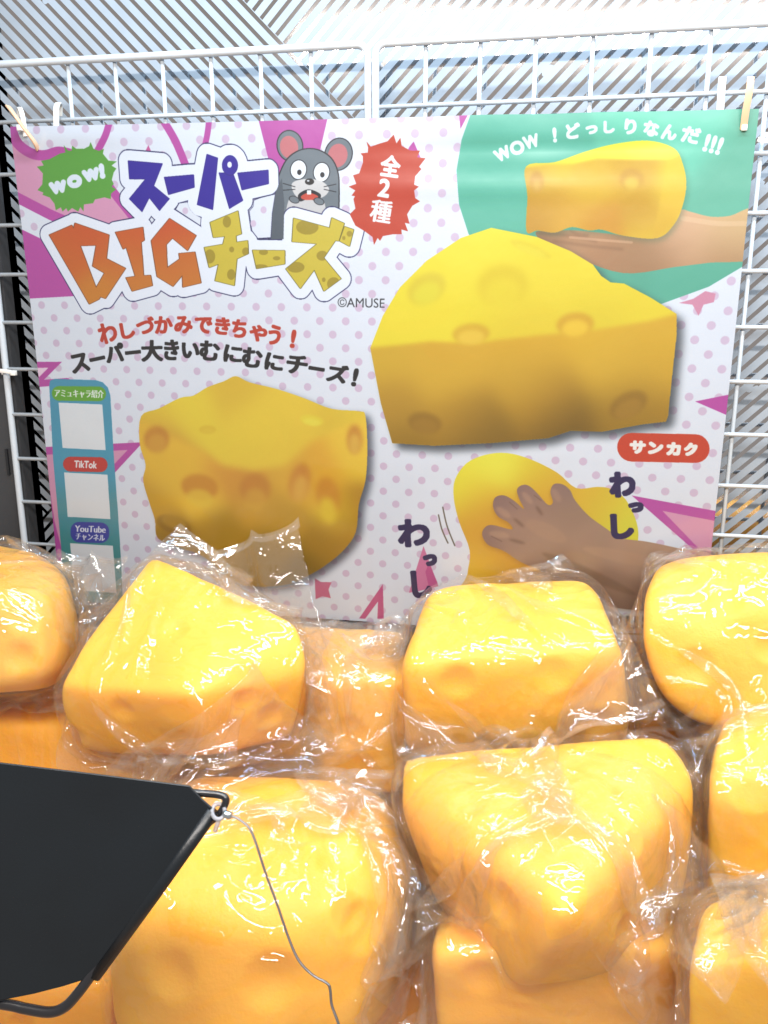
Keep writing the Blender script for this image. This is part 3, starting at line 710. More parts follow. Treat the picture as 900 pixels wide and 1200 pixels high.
# ------------------------------------------------------------------ poster sheet
def poster_material():
    m, nt, out = new_mat('glossy_printed_paper'); L = nt.links.new
    p = N(nt, 'ShaderNodeBsdfPrincipled', Roughness=0.35)
    p.inputs['Coat Weight'].default_value = 0.8; p.inputs['Coat Roughness'].default_value = 0.08
    t = nt.nodes.new('ShaderNodeTexImage'); t.image = img; t.interpolation = 'Cubic'; t.extension = 'EXTEND'
    uv = nt.nodes.new('ShaderNodeUVMap'); L(uv.outputs[0], t.inputs[0])
    tc = nt.nodes.new('ShaderNodeTexCoord')
    nz = N(nt, 'ShaderNodeTexNoise', Scale=700.0, Detail=2.0); L(tc.outputs['Object'], nz.inputs['Vector'])
    mr = N(nt, 'ShaderNodeMapRange'); mr.inputs['To Min'].default_value = .965; mr.inputs['To Max'].default_value = 1.02; L(nz.outputs['Fac'], mr.inputs['Value'])
    mx = N(nt, 'ShaderNodeMix', _data_type='RGBA', _blend_type='MULTIPLY'); mx.inputs[0].default_value = 1
    L(t.outputs[0], mx.inputs[6]); L(mr.outputs[0], mx.inputs[7]); L(mx.outputs[2], p.inputs['Base Color'])
    n3 = N(nt, 'ShaderNodeTexNoise', Scale=14.0, Detail=3.0); L(tc.outputs['Object'], n3.inputs['Vector'])
    b = N(nt, 'ShaderNodeBump', Strength=0.35, Distance=0.003); L(n3.outputs['Fac'], b.inputs['Height'])
    L(b.outputs[0], p.inputs['Normal']); L(b.outputs[0], p.inputs['Coat Normal'])
    L(p.outputs[0], out.inputs[0]); return m
n_, m_c = 150, 110
us, vs = np.meshgrid(np.linspace(0, 1, n_), np.linspace(0, 1, m_c), indexing='ij')
Pq = (C_TL[None, None] * ((1 - us) * (1 - vs))[..., None] + C_TR[None, None] * (us * (1 - vs))[..., None] + C_BR[None, None] * (us * vs)[..., None] + C_BL[None, None] * ((1 - us) * vs)[..., None])
UVp = np.stack([(Pq[..., 0] - X0) / (X1 - X0), (Pq[..., 2] - Z0) / (Z1 - Z0)], -1)
# gentle buckling: waves hanging from the top edge, curl of the upper edge, sag between the fixings
dy = 0.0009 * np.sin(us * 9 + vs * 3) + 0.0012 * np.sin(us * 4 - 1 + vs * 5)
curl = np.exp(-(vs / 0.07) ** 2)
dy += -0.004 * curl * np.exp(-((us - .75) / .22) ** 2) * (1 + .4 * np.sin(us * 40))
dy += 0.0012 * np.exp(-((vs - .055) / .012) ** 2) * np.exp(-((us - .74) / .17) ** 2)
dy += -0.0016 * np.exp(-((vs - .02) / .02) ** 2) * np.exp(-((us - .08) / .1) ** 2)
dy += -0.0012 * np.exp(-((vs - .11 - .02 * us) / .02) ** 2) * np.exp(-((us - .68) / .2) ** 2)
Pq[..., 1] += dy - 0.001
Pq[..., 2] += -0.0022 * np.sin(us * math.pi) * (1 - vs) * 0
post = mesh_obj('poster', Pq.reshape(-1, 3), grid_faces(n_, m_c)[:, ::-1].tolist(), poster_material())
uvl = post.data.uv_layers.new(name='UVMap')
li = np.empty(len(post.data.loops), np.int32); post.data.loops.foreach_get('vertex_index', li)
uvl.data.foreach_set('uv', UVp.reshape(-1, 2)[li].ravel().astype(np.float32))
tag(post, 'glossy printed advertising poster with polka dots and cheese pictures, fixed to the wire net', 'poster')
# the sheet has its own pale back
bk = Pq.copy(); bk[..., 1] += 0.0004
back = mesh_obj('paper_back', bk.reshape(-1, 3), grid_faces(n_, m_c).tolist(), principled('paper_back', (0.7, 0.7, 0.7), rough=.6), post)

# ------------------------------------------------------------------ soft toys: rounded convex solids
def hull_planes(V):
    V = np.asarray(V, float); c = V.mean(0); out = []
    n = len(V)
    for i in range(n):
        for j in range(i + 1, n):
            for k_ in range(j + 1, n):
                nn = np.cross(V[j] - V[i], V[k_] - V[i]); l = np.linalg.norm(nn)
                if l < 1e-7: continue
                nn = nn / l; d = nn @ V[i]
                if nn @ c > d: nn, d = -nn, -d
                if (V @ nn - d).max() < 1e-5:
                    if not any(np.dot(nn, o[0]) > .9995 and abs(d - o[1]) < 2e-4 for o in out): out.append((nn, d))
    return np.array([o[0] for o in out]), np.array([o[1] for o in out])

class Solid:
    def __init__(s, V, k=110.0, puff=0.003, bulge=1.0):
        s.N, s.D = hull_planes(V); s.V = np.asarray(V, float); s.c = s.V.mean(0); s.k = k
        s.D = s.D + puff; s.bulge = bulge
        s.ext = np.linalg.norm(s.V - s.c, axis=1).max() + 0.02
    def f(s, p, grad=False):
        h = p @ s.N.T - s.D
        m = h.max(1, keepdims=True); e = np.exp(s.k * (h - m)); S_ = e.sum(1, keepdims=True)
        val = m[:, 0] + np.log(S_[:, 0]) / s.k
        if not grad: return val
        g_ = (e / S_) @ s.N
        return val, g_ / (np.linalg.norm(g_, axis=1, keepdims=True) + 1e-9)

_ico = {}
def ico(sub):
    if sub not in _ico:
        bm = bmesh.new(); bmesh.ops.create_icosphere(bm, subdivisions=sub, radius=1)
        _ico[sub] = (np.array([v.co[:] for v in bm.verts]), [[v.index for v in f.verts] for f in bm.faces]); bm.free()
    return _ico[sub]

def cheese_mat(name, base, seed):
    m, nt, out = new_mat(name); L = nt.links.new
    p = N(nt, 'ShaderNodeBsdfPrincipled', Roughness=0.48)
    p.inputs['Subsurface Weight'].default_value = 0.55
    p.inputs['Subsurface Radius'].default_value = (1.0, 0.42, 0.06)
    p.inputs['Subsurface Scale'].default_value = 0.028
    p.inputs['Specular IOR Level'].default_value = 0.35
    tc = nt.nodes.new('ShaderNodeTexCoord')
    nz = N(nt, 'ShaderNodeTexNoise', Scale=9.0, Detail=4.0); L(tc.outputs['Object'], nz.inputs['Vector'])
    cr = nt.nodes.new('ShaderNodeValToRGB'); L(nz.outputs['Fac'], cr.inputs[0])
    b = np.array(base)
    cr.color_ramp.elements[0].position = .32; cr.color_ramp.elements[1].position = .72
    cr.color_ramp.elements[0].color = (*(b * np.array([1, .92, .8])), 1); cr.color_ramp.elements[1].color = (*np.minimum(b * np.array([1, 1.06, 1.3]), 1), 1)
    L(cr.outputs[0], p.inputs['Base Color'])
    n2 = N(nt, 'ShaderNodeTexNoise', Scale=420.0, Detail=3.0); L(tc.outputs['Object'], n2.inputs['Vector'])
    n3 = N(nt, 'ShaderNodeTexNoise', Scale=32.0, Detail=3.0); L(tc.outputs['Object'], n3.inputs['Vector'])
    ad = N(nt, 'ShaderNodeMath', _operation='MULTIPLY_ADD'); L(n3.outputs['Fac'], ad.inputs[0]); ad.inputs[1].default_value = 6.0; L(n2.outputs['Fac'], ad.inputs[2])
    bp = N(nt, 'ShaderNodeBump', Strength=0.35, Distance=0.0008); L(ad.outputs[0], bp.inputs['Height']); L(bp.outputs[0], p.inputs['Normal'])
    L(p.outputs[0], out.inputs[0]); return m
CH = [cheese_mat('yellow_foam', (1.0, 0.49, 0.055), 1), cheese_mat('warm_yellow_foam', (1.0, 0.46, 0.05), 2), cheese_mat('lemon_foam', (1.0, 0.56, 0.05), 3)]

def film_material(name='clear_plastic_film', veil=.036, extra=0.0):
    m, nt, out = new_mat(name); L = nt.links.new
    tc = nt.nodes.new('ShaderNodeTexCoord')
    # fine creases: stretched voronoi edges and noise
    nz = N(nt, 'ShaderNodeTexNoise', Scale=13.0, Detail=1.0, Distortion=1.6); L(tc.outputs['Object'], nz.inputs['Vector'])
    nb = N(nt, 'ShaderNodeTexNoise', Scale=55.0, Detail=1.0, Distortion=.8); L(tc.outputs['Object'], nb.inputs['Vector'])
    def ridge(o_, k_):
        q1 = N(nt, 'ShaderNodeMath', _operation='SUBTRACT'); L(o_, q1.inputs[0]); q1.inputs[1].default_value = .5
        q2 = N(nt, 'ShaderNodeMath', _operation='ABSOLUTE'); L(q1.outputs[0], q2.inputs[0])
        q3 = N(nt, 'ShaderNodeMath', _operation='MULTIPLY'); L(q2.outputs[0], q3.inputs[0]); q3.inputs[1].default_value = k_
        return q3.outputs[0]
    ad = N(nt, 'ShaderNodeMath', _operation='ADD'); L(ridge(nz.outputs['Fac'], -11.0), ad.inputs[0]); L(ridge(nb.outputs['Fac'], -1.1), ad.inputs[1])
    bp = N(nt, 'ShaderNodeBump', Strength=0.8, Distance=0.0022); L(ad.outputs[0], bp.inputs['Height'])
    lw = nt.nodes.new('ShaderNodeLayerWeight'); lw.inputs[0].default_value = .5; L(bp.outputs[0], lw.inputs['Normal'])
    pw = N(nt, 'ShaderNodeMath', _operation='POWER'); L(lw.outputs['Facing'], pw.inputs[0]); pw.inputs[1].default_value = 4.0
    fm = N(nt, 'ShaderNodeMath', _operation='MULTIPLY_ADD'); L(pw.outputs[0], fm.inputs[0]); fm.inputs[1].default_value = .32; fm.inputs[2].default_value = .055 + extra; fm.use_clamp = True
    tr = nt.nodes.new('ShaderNodeBsdfTransparent'); tr.inputs[0].default_value = (1.0, 0.99, 0.975, 1)
    gl = N(nt, 'ShaderNodeBsdfGlossy', Roughness=0.045); gl.inputs[0].default_value = (1, 1, 1, 1); L(bp.outputs[0], gl.inputs['Normal'])
    df = N(nt, 'ShaderNodeBsdfDiffuse'); df.inputs[0].default_value = (0.9, 0.88, 0.86, 1)
    tl = N(nt, 'ShaderNodeBsdfTranslucent'); tl.inputs[0].default_value = (0.9, 0.88, 0.86, 1)
    m0 = nt.nodes.new('ShaderNodeMixShader'); m0.inputs[0].default_value = .5; L(df.outputs[0], m0.inputs[1]); L(tl.outputs[0], m0.inputs[2])
    m1 = nt.nodes.new('ShaderNodeMixShader'); m1.inputs[0].default_value = veil; L(tr.outputs[0], m1.inputs[1]); L(m0.outputs[0], m1.inputs[2])
    m2 = nt.nodes.new('ShaderNodeMixShader'); L(fm.outputs[0], m2.inputs[0]); L(m1.outputs[0], m2.inputs[1]); L(gl.outputs[0], m2.inputs[2])
    L(m2.outputs[0], out.inputs[0]); return m
FILM = film_material(); SEAL = film_material('heat_sealed_film', .14, .05)

def sim_bag(sol, others, frame, W_, L_, n=80, m=80, steps=40, iters=9, seed=0, suck=0.22, grav=0.07, inflate=1.0, slack=.09, shift=(0, 0), pins=()):
    """flat pillow bag (two sheets sealed round the edge) draped over the solid by position based dynamics"""
    u, v, w_ = frame
    rs = np.random.RandomState(seed)
    U_, V_ = np.meshgrid(np.linspace(-1, 1, n), np.linspace(-1, 1, m), indexing='ij')
    thick = max(abs((sol.V - sol.c) @ w_).max(), .03) * 1.25 * inflate
    prof = np.sqrt(np.clip(1 - U_ ** 4, 0, 1)) * np.sqrt(np.clip(1 - V_ ** 4, 0, 1))
    P0 = np.zeros((2, n, m, 3))
    for s_, sg in ((0, 1), (1, -1)):
        P0[s_] = sol.c + (U_ * W_ / 2 * .86 + shift[0])[..., None] * u + (V_ * L_ / 2 * .86 + shift[1])[..., None] * v + sg * (prof * thick + .0015)[..., None] * w_
    P0 += rs.normal(0, .0012, P0.shape)
    low = rs.normal(0, 1, (2, 9, 9, 3)); 
    gi = np.linspace(0, 7.999, n); gj = np.linspace(0, 7.999, m); a_ = gi.astype(int); b_ = gj.astype(int); fa = (gi - a_)[:, None, None]; fb = (gj - b_)[None, :, None]
    for s_ in (0, 1):
        l_ = low[s_]
        P0[s_] += .006 * ((l_[a_][:, b_] * (1 - fb) + l_[a_][:, b_ + 1] * fb) * (1 - fa) + (l_[a_ + 1][:, b_] * (1 - fb) + l_[a_ + 1][:, b_ + 1] * fb) * fa)
    X = P0.copy(); Vel = np.zeros_like(X)
    body = (np.clip((1 - np.abs(U_)) / .3, 0, 1) * np.clip((1 - np.abs(V_)) / .3, 0, 1))[None, ..., None]
    hx, hy = W_ / (n - 1), L_ / (m - 1); hd = math.hypot(hx, hy)
    dt = 1 / 60.
    def con(A, B, rest, st):
        d = B - A; l = np.sqrt((d * d).sum(-1, keepdims=True)) + 1e-9
        c = d * ((l - rest) / l * (.5 * st)); A += c; B -= c
    def bend(A, B, rest, st):
        d = B - A; l = np.sqrt((d * d).sum(-1, keepdims=True)) + 1e-9
        c = d * (np.minimum(l - rest, 0) / l * (.5 * st)); A += c; B -= c
    def seal():
        for sl_ in (np.s_[:, 0, :], np.s_[:, -1, :], np.s_[:, :, 0], np.s_[:, :, -1]):
            X[sl_] = X[sl_].mean(0, keepdims=True)
    # locally over-long film: it has to buckle into folds
    def field(k_, cells):
        l_ = rs.normal(0, 1, (2, cells + 1, cells + 1)); ga = np.linspace(0, cells - 1e-3, n); gb_ = np.linspace(0, cells - 1e-3, m)
        ia, ib = ga.astype(int), gb_.astype(int); ta, tb = (ga - ia)[:, None], (gb_ - ib)[None, :]
        return np.stack([(q_[ia][:, ib] * (1 - ta) * (1 - tb) + q_[ia + 1][:, ib] * ta * (1 - tb) + q_[ia][:, ib + 1] * (1 - ta) * tb + q_[ia + 1][:, ib + 1] * ta * tb) for q_ in l_]) * k_
    fx = (hx * (1 + body[..., 0] * np.clip(slack + field(slack, 9), 0, .3)))[..., None]
    fy = (hy * (1 + body[..., 0] * np.clip(slack + field(slack, 9), 0, .3)))[..., None]
    obs = [(o, .0025) for o in others if np.linalg.norm(o.c - sol.c) < o.ext + max(W_, L_) * .75]
    pl = []
    for ci, cj, *q_ in pins:
        i_, j_ = (0 if ci < 0 else n - 1), (0 if cj < 0 else m - 1); T_ = P(*q_)
        dd_ = sol.c - T_; dd_ -= w_ * (dd_ @ w_) * .8; dd_ /= np.linalg.norm(dd_); sd_ = np.cross(w_, dd_)
        e1, e2 = (dd_ + sd_) * .7071, (dd_ - sd_) * .7071
        if (e2 - e1) @ (-ci * u) > 0: e1, e2 = e2, e1
        pl.append(((i_, j_), T_))
        for k_ in (8, 16):
            pl.append(((i_ - ci * k_, j_), T_ + e1 * hx * k_ + w_ * rs.normal(0, .004)))
            pl.append(((i_, j_ - cj * k_), T_ + e2 * hy * k_ + w_ * rs.normal(0, .004)))
    start = {c_: X[0][c_].copy() for c_, _ in pl}
    for st in range(steps):
        dirc = sol.c - X; dirc /= np.linalg.norm(dirc, axis=-1, keepdims=True) + 1e-9
        Vel += dt * (np.array([0, 0, -9.8]) * grav + dirc * (9.8 * suck) * body)
        Vel *= .90
        Xp = X.copy(); X += Vel * dt
        for it in range(iters):
            for pr in (0, 1):
                for o_ in (0, 1):
                    a = X[:, o_:-1:2, :]; b = X[:, o_ + 1::2, :]; q = min(a.shape[1], b.shape[1]); con(a[:, :q], b[:, :q], fx[:, o_:-1:2][:, :q], 1)
                    a = X[:, :, o_:-1:2]; b = X[:, :, o_ + 1::2]; q = min(a.shape[2], b.shape[2]); con(a[:, :, :q], b[:, :, :q], fy[:, :, o_:-1:2][:, :, :q], 1)
                break
            for o_ in (0, 1):
                a = X[:, o_:-1:2, :-1]; b = X[:, o_ + 1::2, 1:]; q = min(a.shape[1], b.shape[1]); con(a[:, :q], b[:, :q], hd, .35)
                a = X[:, o_:-1:2, 1:]; b = X[:, o_ + 1::2, :-1]; q = min(a.shape[1], b.shape[1]); con(a[:, :q], b[:, :q], hd, .35)
            if it % 3 == 0:
                bend(X[:, :-3, :], X[:, 3:, :], hx * 3, .22); bend(X[:, :, :-3], X[:, :, 3:], hy * 3, .22)
                for e_ in (0, -1):
                    bend(X[:, :-8, e_], X[:, 8:, e_], hx * 8, .5); bend(X[:, e_, :-8], X[:, e_, 8:], hy * 8, .5)
            seal()
            ramp = min(1, (st + 1) / (steps * .6))
            for (ci, cj), tgt in pl: X[:, ci, cj] = start[(ci, cj)] * (1 - ramp) + tgt * ramp
            if it % 3 == 2:
                p = X.reshape(-1, 3)
                for o, mg in [(sol, .0034)] + (obs if it == iters - 1 else []):
                    near = np.ones(len(p), bool) if o is sol else (np.abs(p - o.c) < o.ext).all(1)
                    if not near.any(): continue
                    f_, g_ = o.f(p[near], True); pen = np.maximum(mg - f_, 0)
                    p[near] += g_ * pen[:, None]
                p[:, 1] = np.minimum(p[:, 1], PY - .004)
                X = p.reshape(X.shape)
        Vel = (X - Xp) / dt
        sp = np.linalg.norm(Vel, axis=-1, keepdims=True); Vel *= np.minimum(1, 1.5 / (sp + 1e-9))
    return X

TIEO = principled('warm_lit_nylon', (0.80, 0.52, 0.33), rough=0.4, coat=0.2)  # white strap tails, with warm bounce light from the toys put into the colour
TOYS = []
def toy(name, V, label, bag=None, k=110., puff=.012, mat=0, dents=5, seed=0, pos=None):
    TOYS.append(dict(name=name, V=np.array([P(*q) for q in V]), label=label, bag=bag or {}, k=k, puff=puff, mat=mat, dents=dents, seed=seed))

PITS = {38: [(548, 942, .016, .30), (622, 912, .018, .28), (742, 920, .017, .28), (664, 962, .016, .22), (585, 1060, .018, .2)],
        7: [(318, 1150, .024, .26), (430, 1085, .022, .26), (250, 985, .020, .2), (395, 1000, .018, .22), (200, 1140, .02, .2)],
        2: [(205, 735, .014, .25), (285, 785, .015, .22), (140, 835, .013, .22), (290, 825, .015, .25)],
        4: [(535, 800, .018, .28), (650, 790, .018, .22), (600, 715, .016, .22), (700, 850, .016, .24)],
        5: [(850, 700, .018, .24), (815, 780, .018, .22)], 1: [(30, 720, .018, .28), (20, 770, .016, .25)], 9: [(560, 1150, .016, .28), (720, 1160, .018, .28)],
        3: [(400, 790, .016, .22), (410, 860, .018, .24)], 6: [(880, 930, .018, .24)]}
def build_toys():
    for t in TOYS: t['sol'] = Solid(t['V'], t['k'] * 1.35, t['puff'])
    for t in TOYS:
        sol = t['sol']; rs = np.random.RandomState(t['seed'] + 11)
        root = empty(t['name'], (sol.c[0], sol.c[1], sol.V[:, 2].min()), t['label'], 'toy', 'cheese toys in clear plastic bags, heaped below the poster')
        D, F = ico(6 if t['dents'] > 0 else 5)
        lo = np.zeros(len(D)); hi = np.full(len(D), .4)
        for _ in range(22):
            mid = (lo + hi) / 2; ins = sol.f(sol.c + D * mid[:, None]) < 0
            lo = np.where(ins, mid, lo); hi = np.where(ins, hi, mid)
        V = sol.c + D * lo[:, None]
        _, G = sol.f(V, True)
        # soft unevenness and round pits
        off = np.array([noise.noise(Vector(v * 12 + t['seed'] * 3.1)) + .35 * noise.noise(Vector(v * 34 + t['seed'])) for v in V]) * .0042 - .0034
        prj = (V - CAM); dz_ = prj @ FWD; px_ = np.stack([450 + FPX * (prj @ RIGHT) / dz_, 600 - FPX * (prj @ UP) / dz_], 1)
        fc_ = (G * prj).sum(1) < 0
        for (qx, qy, r0, dep) in PITS.get(t['seed'], ()):
            c0 = V[np.argmin(np.hypot(px_[:, 0] - qx, px_[:, 1] - qy) + 1e3 * ~fc_)]
            dd = np.linalg.norm(V - c0, axis=1) / r0
            off -= r0 * dep * np.clip(1 - dd * dd, 0, 1) ** 1.3
        for _ in range(t['dents']):
            c0 = V[rs.randint(len(V))]; r0 = rs.uniform(.009, .017)
            dd = np.linalg.norm(V - c0, axis=1) / r0
            off -= r0 * .20 * np.clip(1 - dd * dd, 0, 1) ** 1.5 - r0 * .05 * np.exp(-((dd - 1.1) / .22) ** 2)
        V = V + G * off[:, None]
        rp = np.array(root.location)
        mesh_obj('foam_cheese', V - rp, F, CH[t['mat']], root)
        b = dict(t['bag'])
        if b.get('skip'): continue
        # bag frame from the toy's own spread (or given)
        up = np.array([0, 0, 1.0])
        if 'ang' in b:
            a = rad(b.pop('ang')); w0 = -FWD * math.cos(rad(b.get('tip', 20))) + UP * math.sin(rad(b.get('tip', 20))); b.pop('tip', 0)
            w0 /= np.linalg.norm(w0); u0 = RIGHT * math.cos(a) + UP * math.sin(a); u0 -= w0 * (u0 @ w0); u0 /= np.linalg.norm(u0)
            v0 = np.cross(w0, u0)
        W_, L_ = b.pop('W', .30) * 1.22, b.pop('L', .32) * 1.22
        X = sim_bag(sol, [o['sol'] for o in TOYS if o is not t], (u0, v0, w0), W_, L_, seed=t['seed'], **b)
        n, m = X.shape[1:3]
        # one closed sheet: second side reuses the sealed rim
        idx = np.arange(n * m).reshape(n, m); idx2 = idx.copy(); nxt = n * m; extra = []
        for i in range(1, n - 1):
            for j in range(1, m - 1):
                idx2[i, j] = nxt; nxt += 1; extra.append(X[1, i, j])
        VV = np.concatenate([X[0].reshape(-1, 3), np.array(extra)])
        f1 = np.stack([idx[:-1, :-1], idx[1:, :-1], idx[1:, 1:], idx[:-1, 1:]], -1).reshape(-1, 4)
        f2 = np.stack([idx2[:-1, :-1], idx2[:-1, 1:], idx2[1:, 1:], idx2[1:, :-1]], -1).reshape(-1, 4)
        o = mesh_obj('plastic_bag', VV - rp, f1.tolist() + f2.tolist(), FILM, root)
        md = o.modifiers.new('smooth', 'SUBSURF'); md.levels = 1; md.render_levels = 1
        for e_, e2 in ((0, 2), (m - 1, m - 3)):      # welded ends of the bag
            R0 = X[0][:, e_] - rp; R1 = X[0][:, e2] - rp; mid_ = (R0 + R1) / 2
            inw = R1 - R0; inw /= np.linalg.norm(inw, axis=1)[:, None] + 1e-9
            sv = np.concatenate([R0 - inw * .0012, mid_ + (w0 * .0004), R1 * .6 + R0 * .4 + w0 * .0005])
            ff = []
            for i in range(n - 1):
                ff += [[i, i + 1, n + i + 1, n + i], [n + i, n + i + 1, 2 * n + i + 1, 2 * n + i]]
            so = mesh_obj('sealed_edge', sv, ff, SEAL, o)

def block(top_back, top_front, bottom_front, dz=.16):
    """8 corners: two rear top, two front top, two front bottom; rear bottom pushed straight down"""
    return list(top_back) + list(top_front) + list(bottom_front)

toy('bagged_cheese_toy', [(-90, 630, .90), (35, 636, .90), (86, 685, .86), (94, 760, .82), (66, 806, .80), (-60, 690, .76), (50, 705, .76), (60, 795, .76), (-80, 815, .76), (-90, 740, .98), (60, 780, .95)],
    'rounded cheese cut off by the left edge, just right of the dark wall', dict(ang=5, W=.31, L=.29, shift=(.03, .0), pins=[(1, 1, 150, 652, .90), (1, -1, 190, 770, .84)]), k=80, seed=1)
toy('bagged_cheese_toy', [(183, 664, .84), (80, 805, .76), (84, 842, .77), (340, 742, .77), (350, 790, .76), (335, 858, .78), (110, 872, .79), (230, 815, .71), (240, 875, .74), (200, 800, .93), (330, 850, .90)],
    'pointed wedge of cheese with its bag corner standing up in front of the printed cube', dict(ang=-22, W=.38, L=.38, shift=(.03, .035), pins=[(1, 1, 350, 607, .82), (1, -1, 287, 886, .71), (-1, 1, 210, 614, .86)]), k=190, seed=2)
toy('bagged_cheese_toy', [(290, 736, .93), (468, 746, .90), (270, 800, .83), (470, 800, .80), (275, 915, .84), (465, 922, .81), (300, 850, .97), (455, 860, .94)],
    'pale square cheese block behind the pointed wedge, just under the poster edge', dict(ang=-4, W=.30, L=.28), k=150, seed=3)
toy('bagged_cheese_toy', [(500, 686, .88), (694, 669, .85), (468, 775, .75), (740, 762, .73), (468, 890, .78), (744, 886, .76), (510, 800, .93), (700, 790, .90)],
    'blocky cheese in the middle of the back row, bag corner sticking out to its right', dict(ang=4, W=.37, L=.33, shift=(.02, -.005), pins=[(1, -1, 779, 824, .70), (-1, -1, 466, 878, .75), (1, 1, 660, 650, .87)]), k=68, seed=4)
toy('bagged_cheese_toy', [(768, 658, .82), (980, 645, .79), (750, 710, .75), (985, 700, .70), (756, 785, .74), (825, 858, .74), (985, 860, .70), (790, 740, .88), (980, 740, .85), (850, 655, .76)],
    'rounded cheese at the right edge touching the poster, top one of the right heap', dict(ang=8, W=.32, L=.31, pins=[(-1, 1, 766, 648, .82), (-1, -1, 775, 850, .76)]), k=80, seed=5)
toy('bagged_cheese_toy', [(852, 836, .72), (1000, 826, .69), (832, 930, .66), (1005, 915, .62), (836, 1070, .68), (1005, 1070, .64), (860, 900, .80), (1000, 900, .78)],
    'bright yellow cheese at the right edge directly below the rounded one', dict(ang=80, W=.30, L=.29), k=90, seed=6, mat=2)
toy('bagged_cheese_toy', [(200, 892, .76), (435, 896, .76), (118, 1055, .64), (290, 1070, .60), (480, 1050, .65), (488, 950, .74), (125, 1260, .64), (460, 1250, .66), (260, 1290, .60), (500, 1110, .67), (185, 1000, .85), (450, 1000, .85)],
    'largest rounded cheese, at the bottom behind the thin steel cable', dict(ang=8, W=.37, L=.37, pins=[(1, -1, 524, 1096, .66), (1, 1, 468, 900, .74)]), k=46, seed=7, puff=.014)
toy('bagged_cheese_toy', [(480, 906, .72), (776, 882, .70), (802, 922, .68), (478, 950, .70), (662, 1066, .56), (520, 1050, .70), (792, 1048, .66), (730, 1120, .62), (610, 1140, .61)],
    'cheese wedge pointing toward the viewer, lying on another cheese at bottom centre', dict(ang=-3, W=.35, L=.34, suck=.35, pins=[(1, -1, 800, 1052, .65), (1, 1, 816, 905, .70), (-1, 1, 462, 918, .73)]), k=180, seed=38)
toy('bagged_cheese_toy', [(520, 1050, .72), (780, 1050, .70), (506, 1120, .62), (792, 1110, .60), (520, 1270, .64), (780, 1260, .62), (540, 1110, .84), (770, 1110, .82)],
    'cheese underneath the forward pointing wedge at the bottom edge', dict(ang=2, W=.33, L=.32), k=90, seed=9)
toy('bagged_cheese_toy', [(825, 1050, .60), (1010, 1035, .57), (808, 1130, .53), (1010, 1120, .50), (812, 1280, .56), (1010, 1280, .53), (850, 1120, .68), (1000, 1110, .66)],
    'brightly lit cheese in the bottom right corner with a glaring bag edge', dict(ang=-8, W=.29, L=.31, shift=(0, .01), pins=[(-1, 1, 832, 1026, .50), (1, 1, 975, 1050, .45)]), k=90, seed=10, mat=2)
toy('bagged_cheese_toy', [(-80, 795, .92), (215, 820, .90), (-80, 845, .82), (215, 860, .80), (-80, 1000, .84), (205, 1010, .82), (-70, 900, .98), (200, 900, .95)],
    'orange looking cheese mostly hidden above the black sheet at the left', dict(ang=0, W=.36, L=.30), k=90, seed=12, mat=1)
toy('bagged_cheese_toy', [(725, 790, .90), (900, 800, .86), (730, 840, .84), (900, 850, .80), (735, 960, .86), (900, 960, .84), (760, 860, .94), (890, 860, .92)],
    'shaded cheese wedged deep in the gap at the right heap', dict(ang=12, W=.30, L=.28), k=90, seed=13, mat=1)
toy('bagged_cheese_toy', [(395, 850, .97), (600, 850, .95), (390, 930, .88), (600, 920, .86), (400, 1100, .88), (560, 1100, .86), (410, 960, 1.0), (580, 960, .98)],
    'shaded cheese at the bottom of the gap between the largest cheese and the pointing wedge', dict(ang=-10, W=.30, L=.28), k=90, seed=14, mat=1)
toy('bagged_cheese_toy', [(765, 905, .88), (880, 915, .86), (760, 1000, .80), (870, 1000, .78), (765, 1240, .78), (880, 1240, .76), (780, 1050, .92), (880, 1050, .90)],
    'cheese standing deep behind the bottom right corner one, in orange shade', dict(ang=85, W=.28, L=.30), k=90, seed=15, mat=1)
toy('bagged_cheese_toy', [(-60, 1080, .84), (140, 1090, .80), (-60, 1150, .76), (130, 1150, .74), (-60, 1300, .78), (130, 1300, .76), (-40, 1150, .92), (130, 1150, .90)],
    'cheese under the black sheet at the bottom left corner, seen through hazy film', dict(ang=6, W=.30, L=.29), k=90, seed=16, mat=1)
toy('bagged_cheese_toy', [(400, 1060, .80), (530, 1060, .78), (400, 1130, .75), (530, 1130, .73), (410, 1330, .76), (520, 1330, .74), (410, 1200, .86), (515, 1200, .86)],
    'low cheese at the bottom edge between the largest one and its right neighbour', dict(ang=75, W=.27, L=.27), k=90, seed=17, mat=1)
toy('bagged_cheese_toy', [(200, 800, .98), (420, 810, .96), (200, 880, .90), (420, 880, .88), (210, 1020, .90), (420, 1020, .88), (220, 880, 1.02), (400, 880, 1.0)],
    'shaded cheese between the pointed wedge and the largest cheese below it', dict(ang=3, W=.29, L=.28), k=90, seed=18, mat=1)
toy('bagged_cheese_toy', [(600, 800, .97), (735, 800, .95), (600, 900, .90), (735, 900, .88), (600, 1020, .90), (735, 1020, .88), (610, 900, 1.0), (735, 900, .98)],
    'shaded cheese hidden behind the blocky one, low in the middle of the heap', dict(skip=1), k=90, seed=19, mat=1)
toy('bagged_cheese_toy', [(80, 770, 1.02), (300, 775, 1.0), (80, 830, .95), (300, 830, .93), (80, 960, .95), (300, 960, .93), (90, 850, 1.04), (300, 850, 1.02)],
    'shaded cheese against the wire net, behind and below the pointed wedge', dict(skip=1), k=90, seed=20, mat=1)
toy('bagged_cheese_toy', [(150, 1120, .80), (420, 1110, .80), (150, 1250, .76), (420, 1250, .76), (150, 1400, .78), (420, 1400, .78), (160, 1250, .88), (420, 1250, .88)],
    'lowest cheese at the bottom edge, under the largest one', dict(ang=10, W=.30, L=.30), k=90, seed=21, mat=1)
build_toys()
print('toys', round(time.time() - T0, 1))

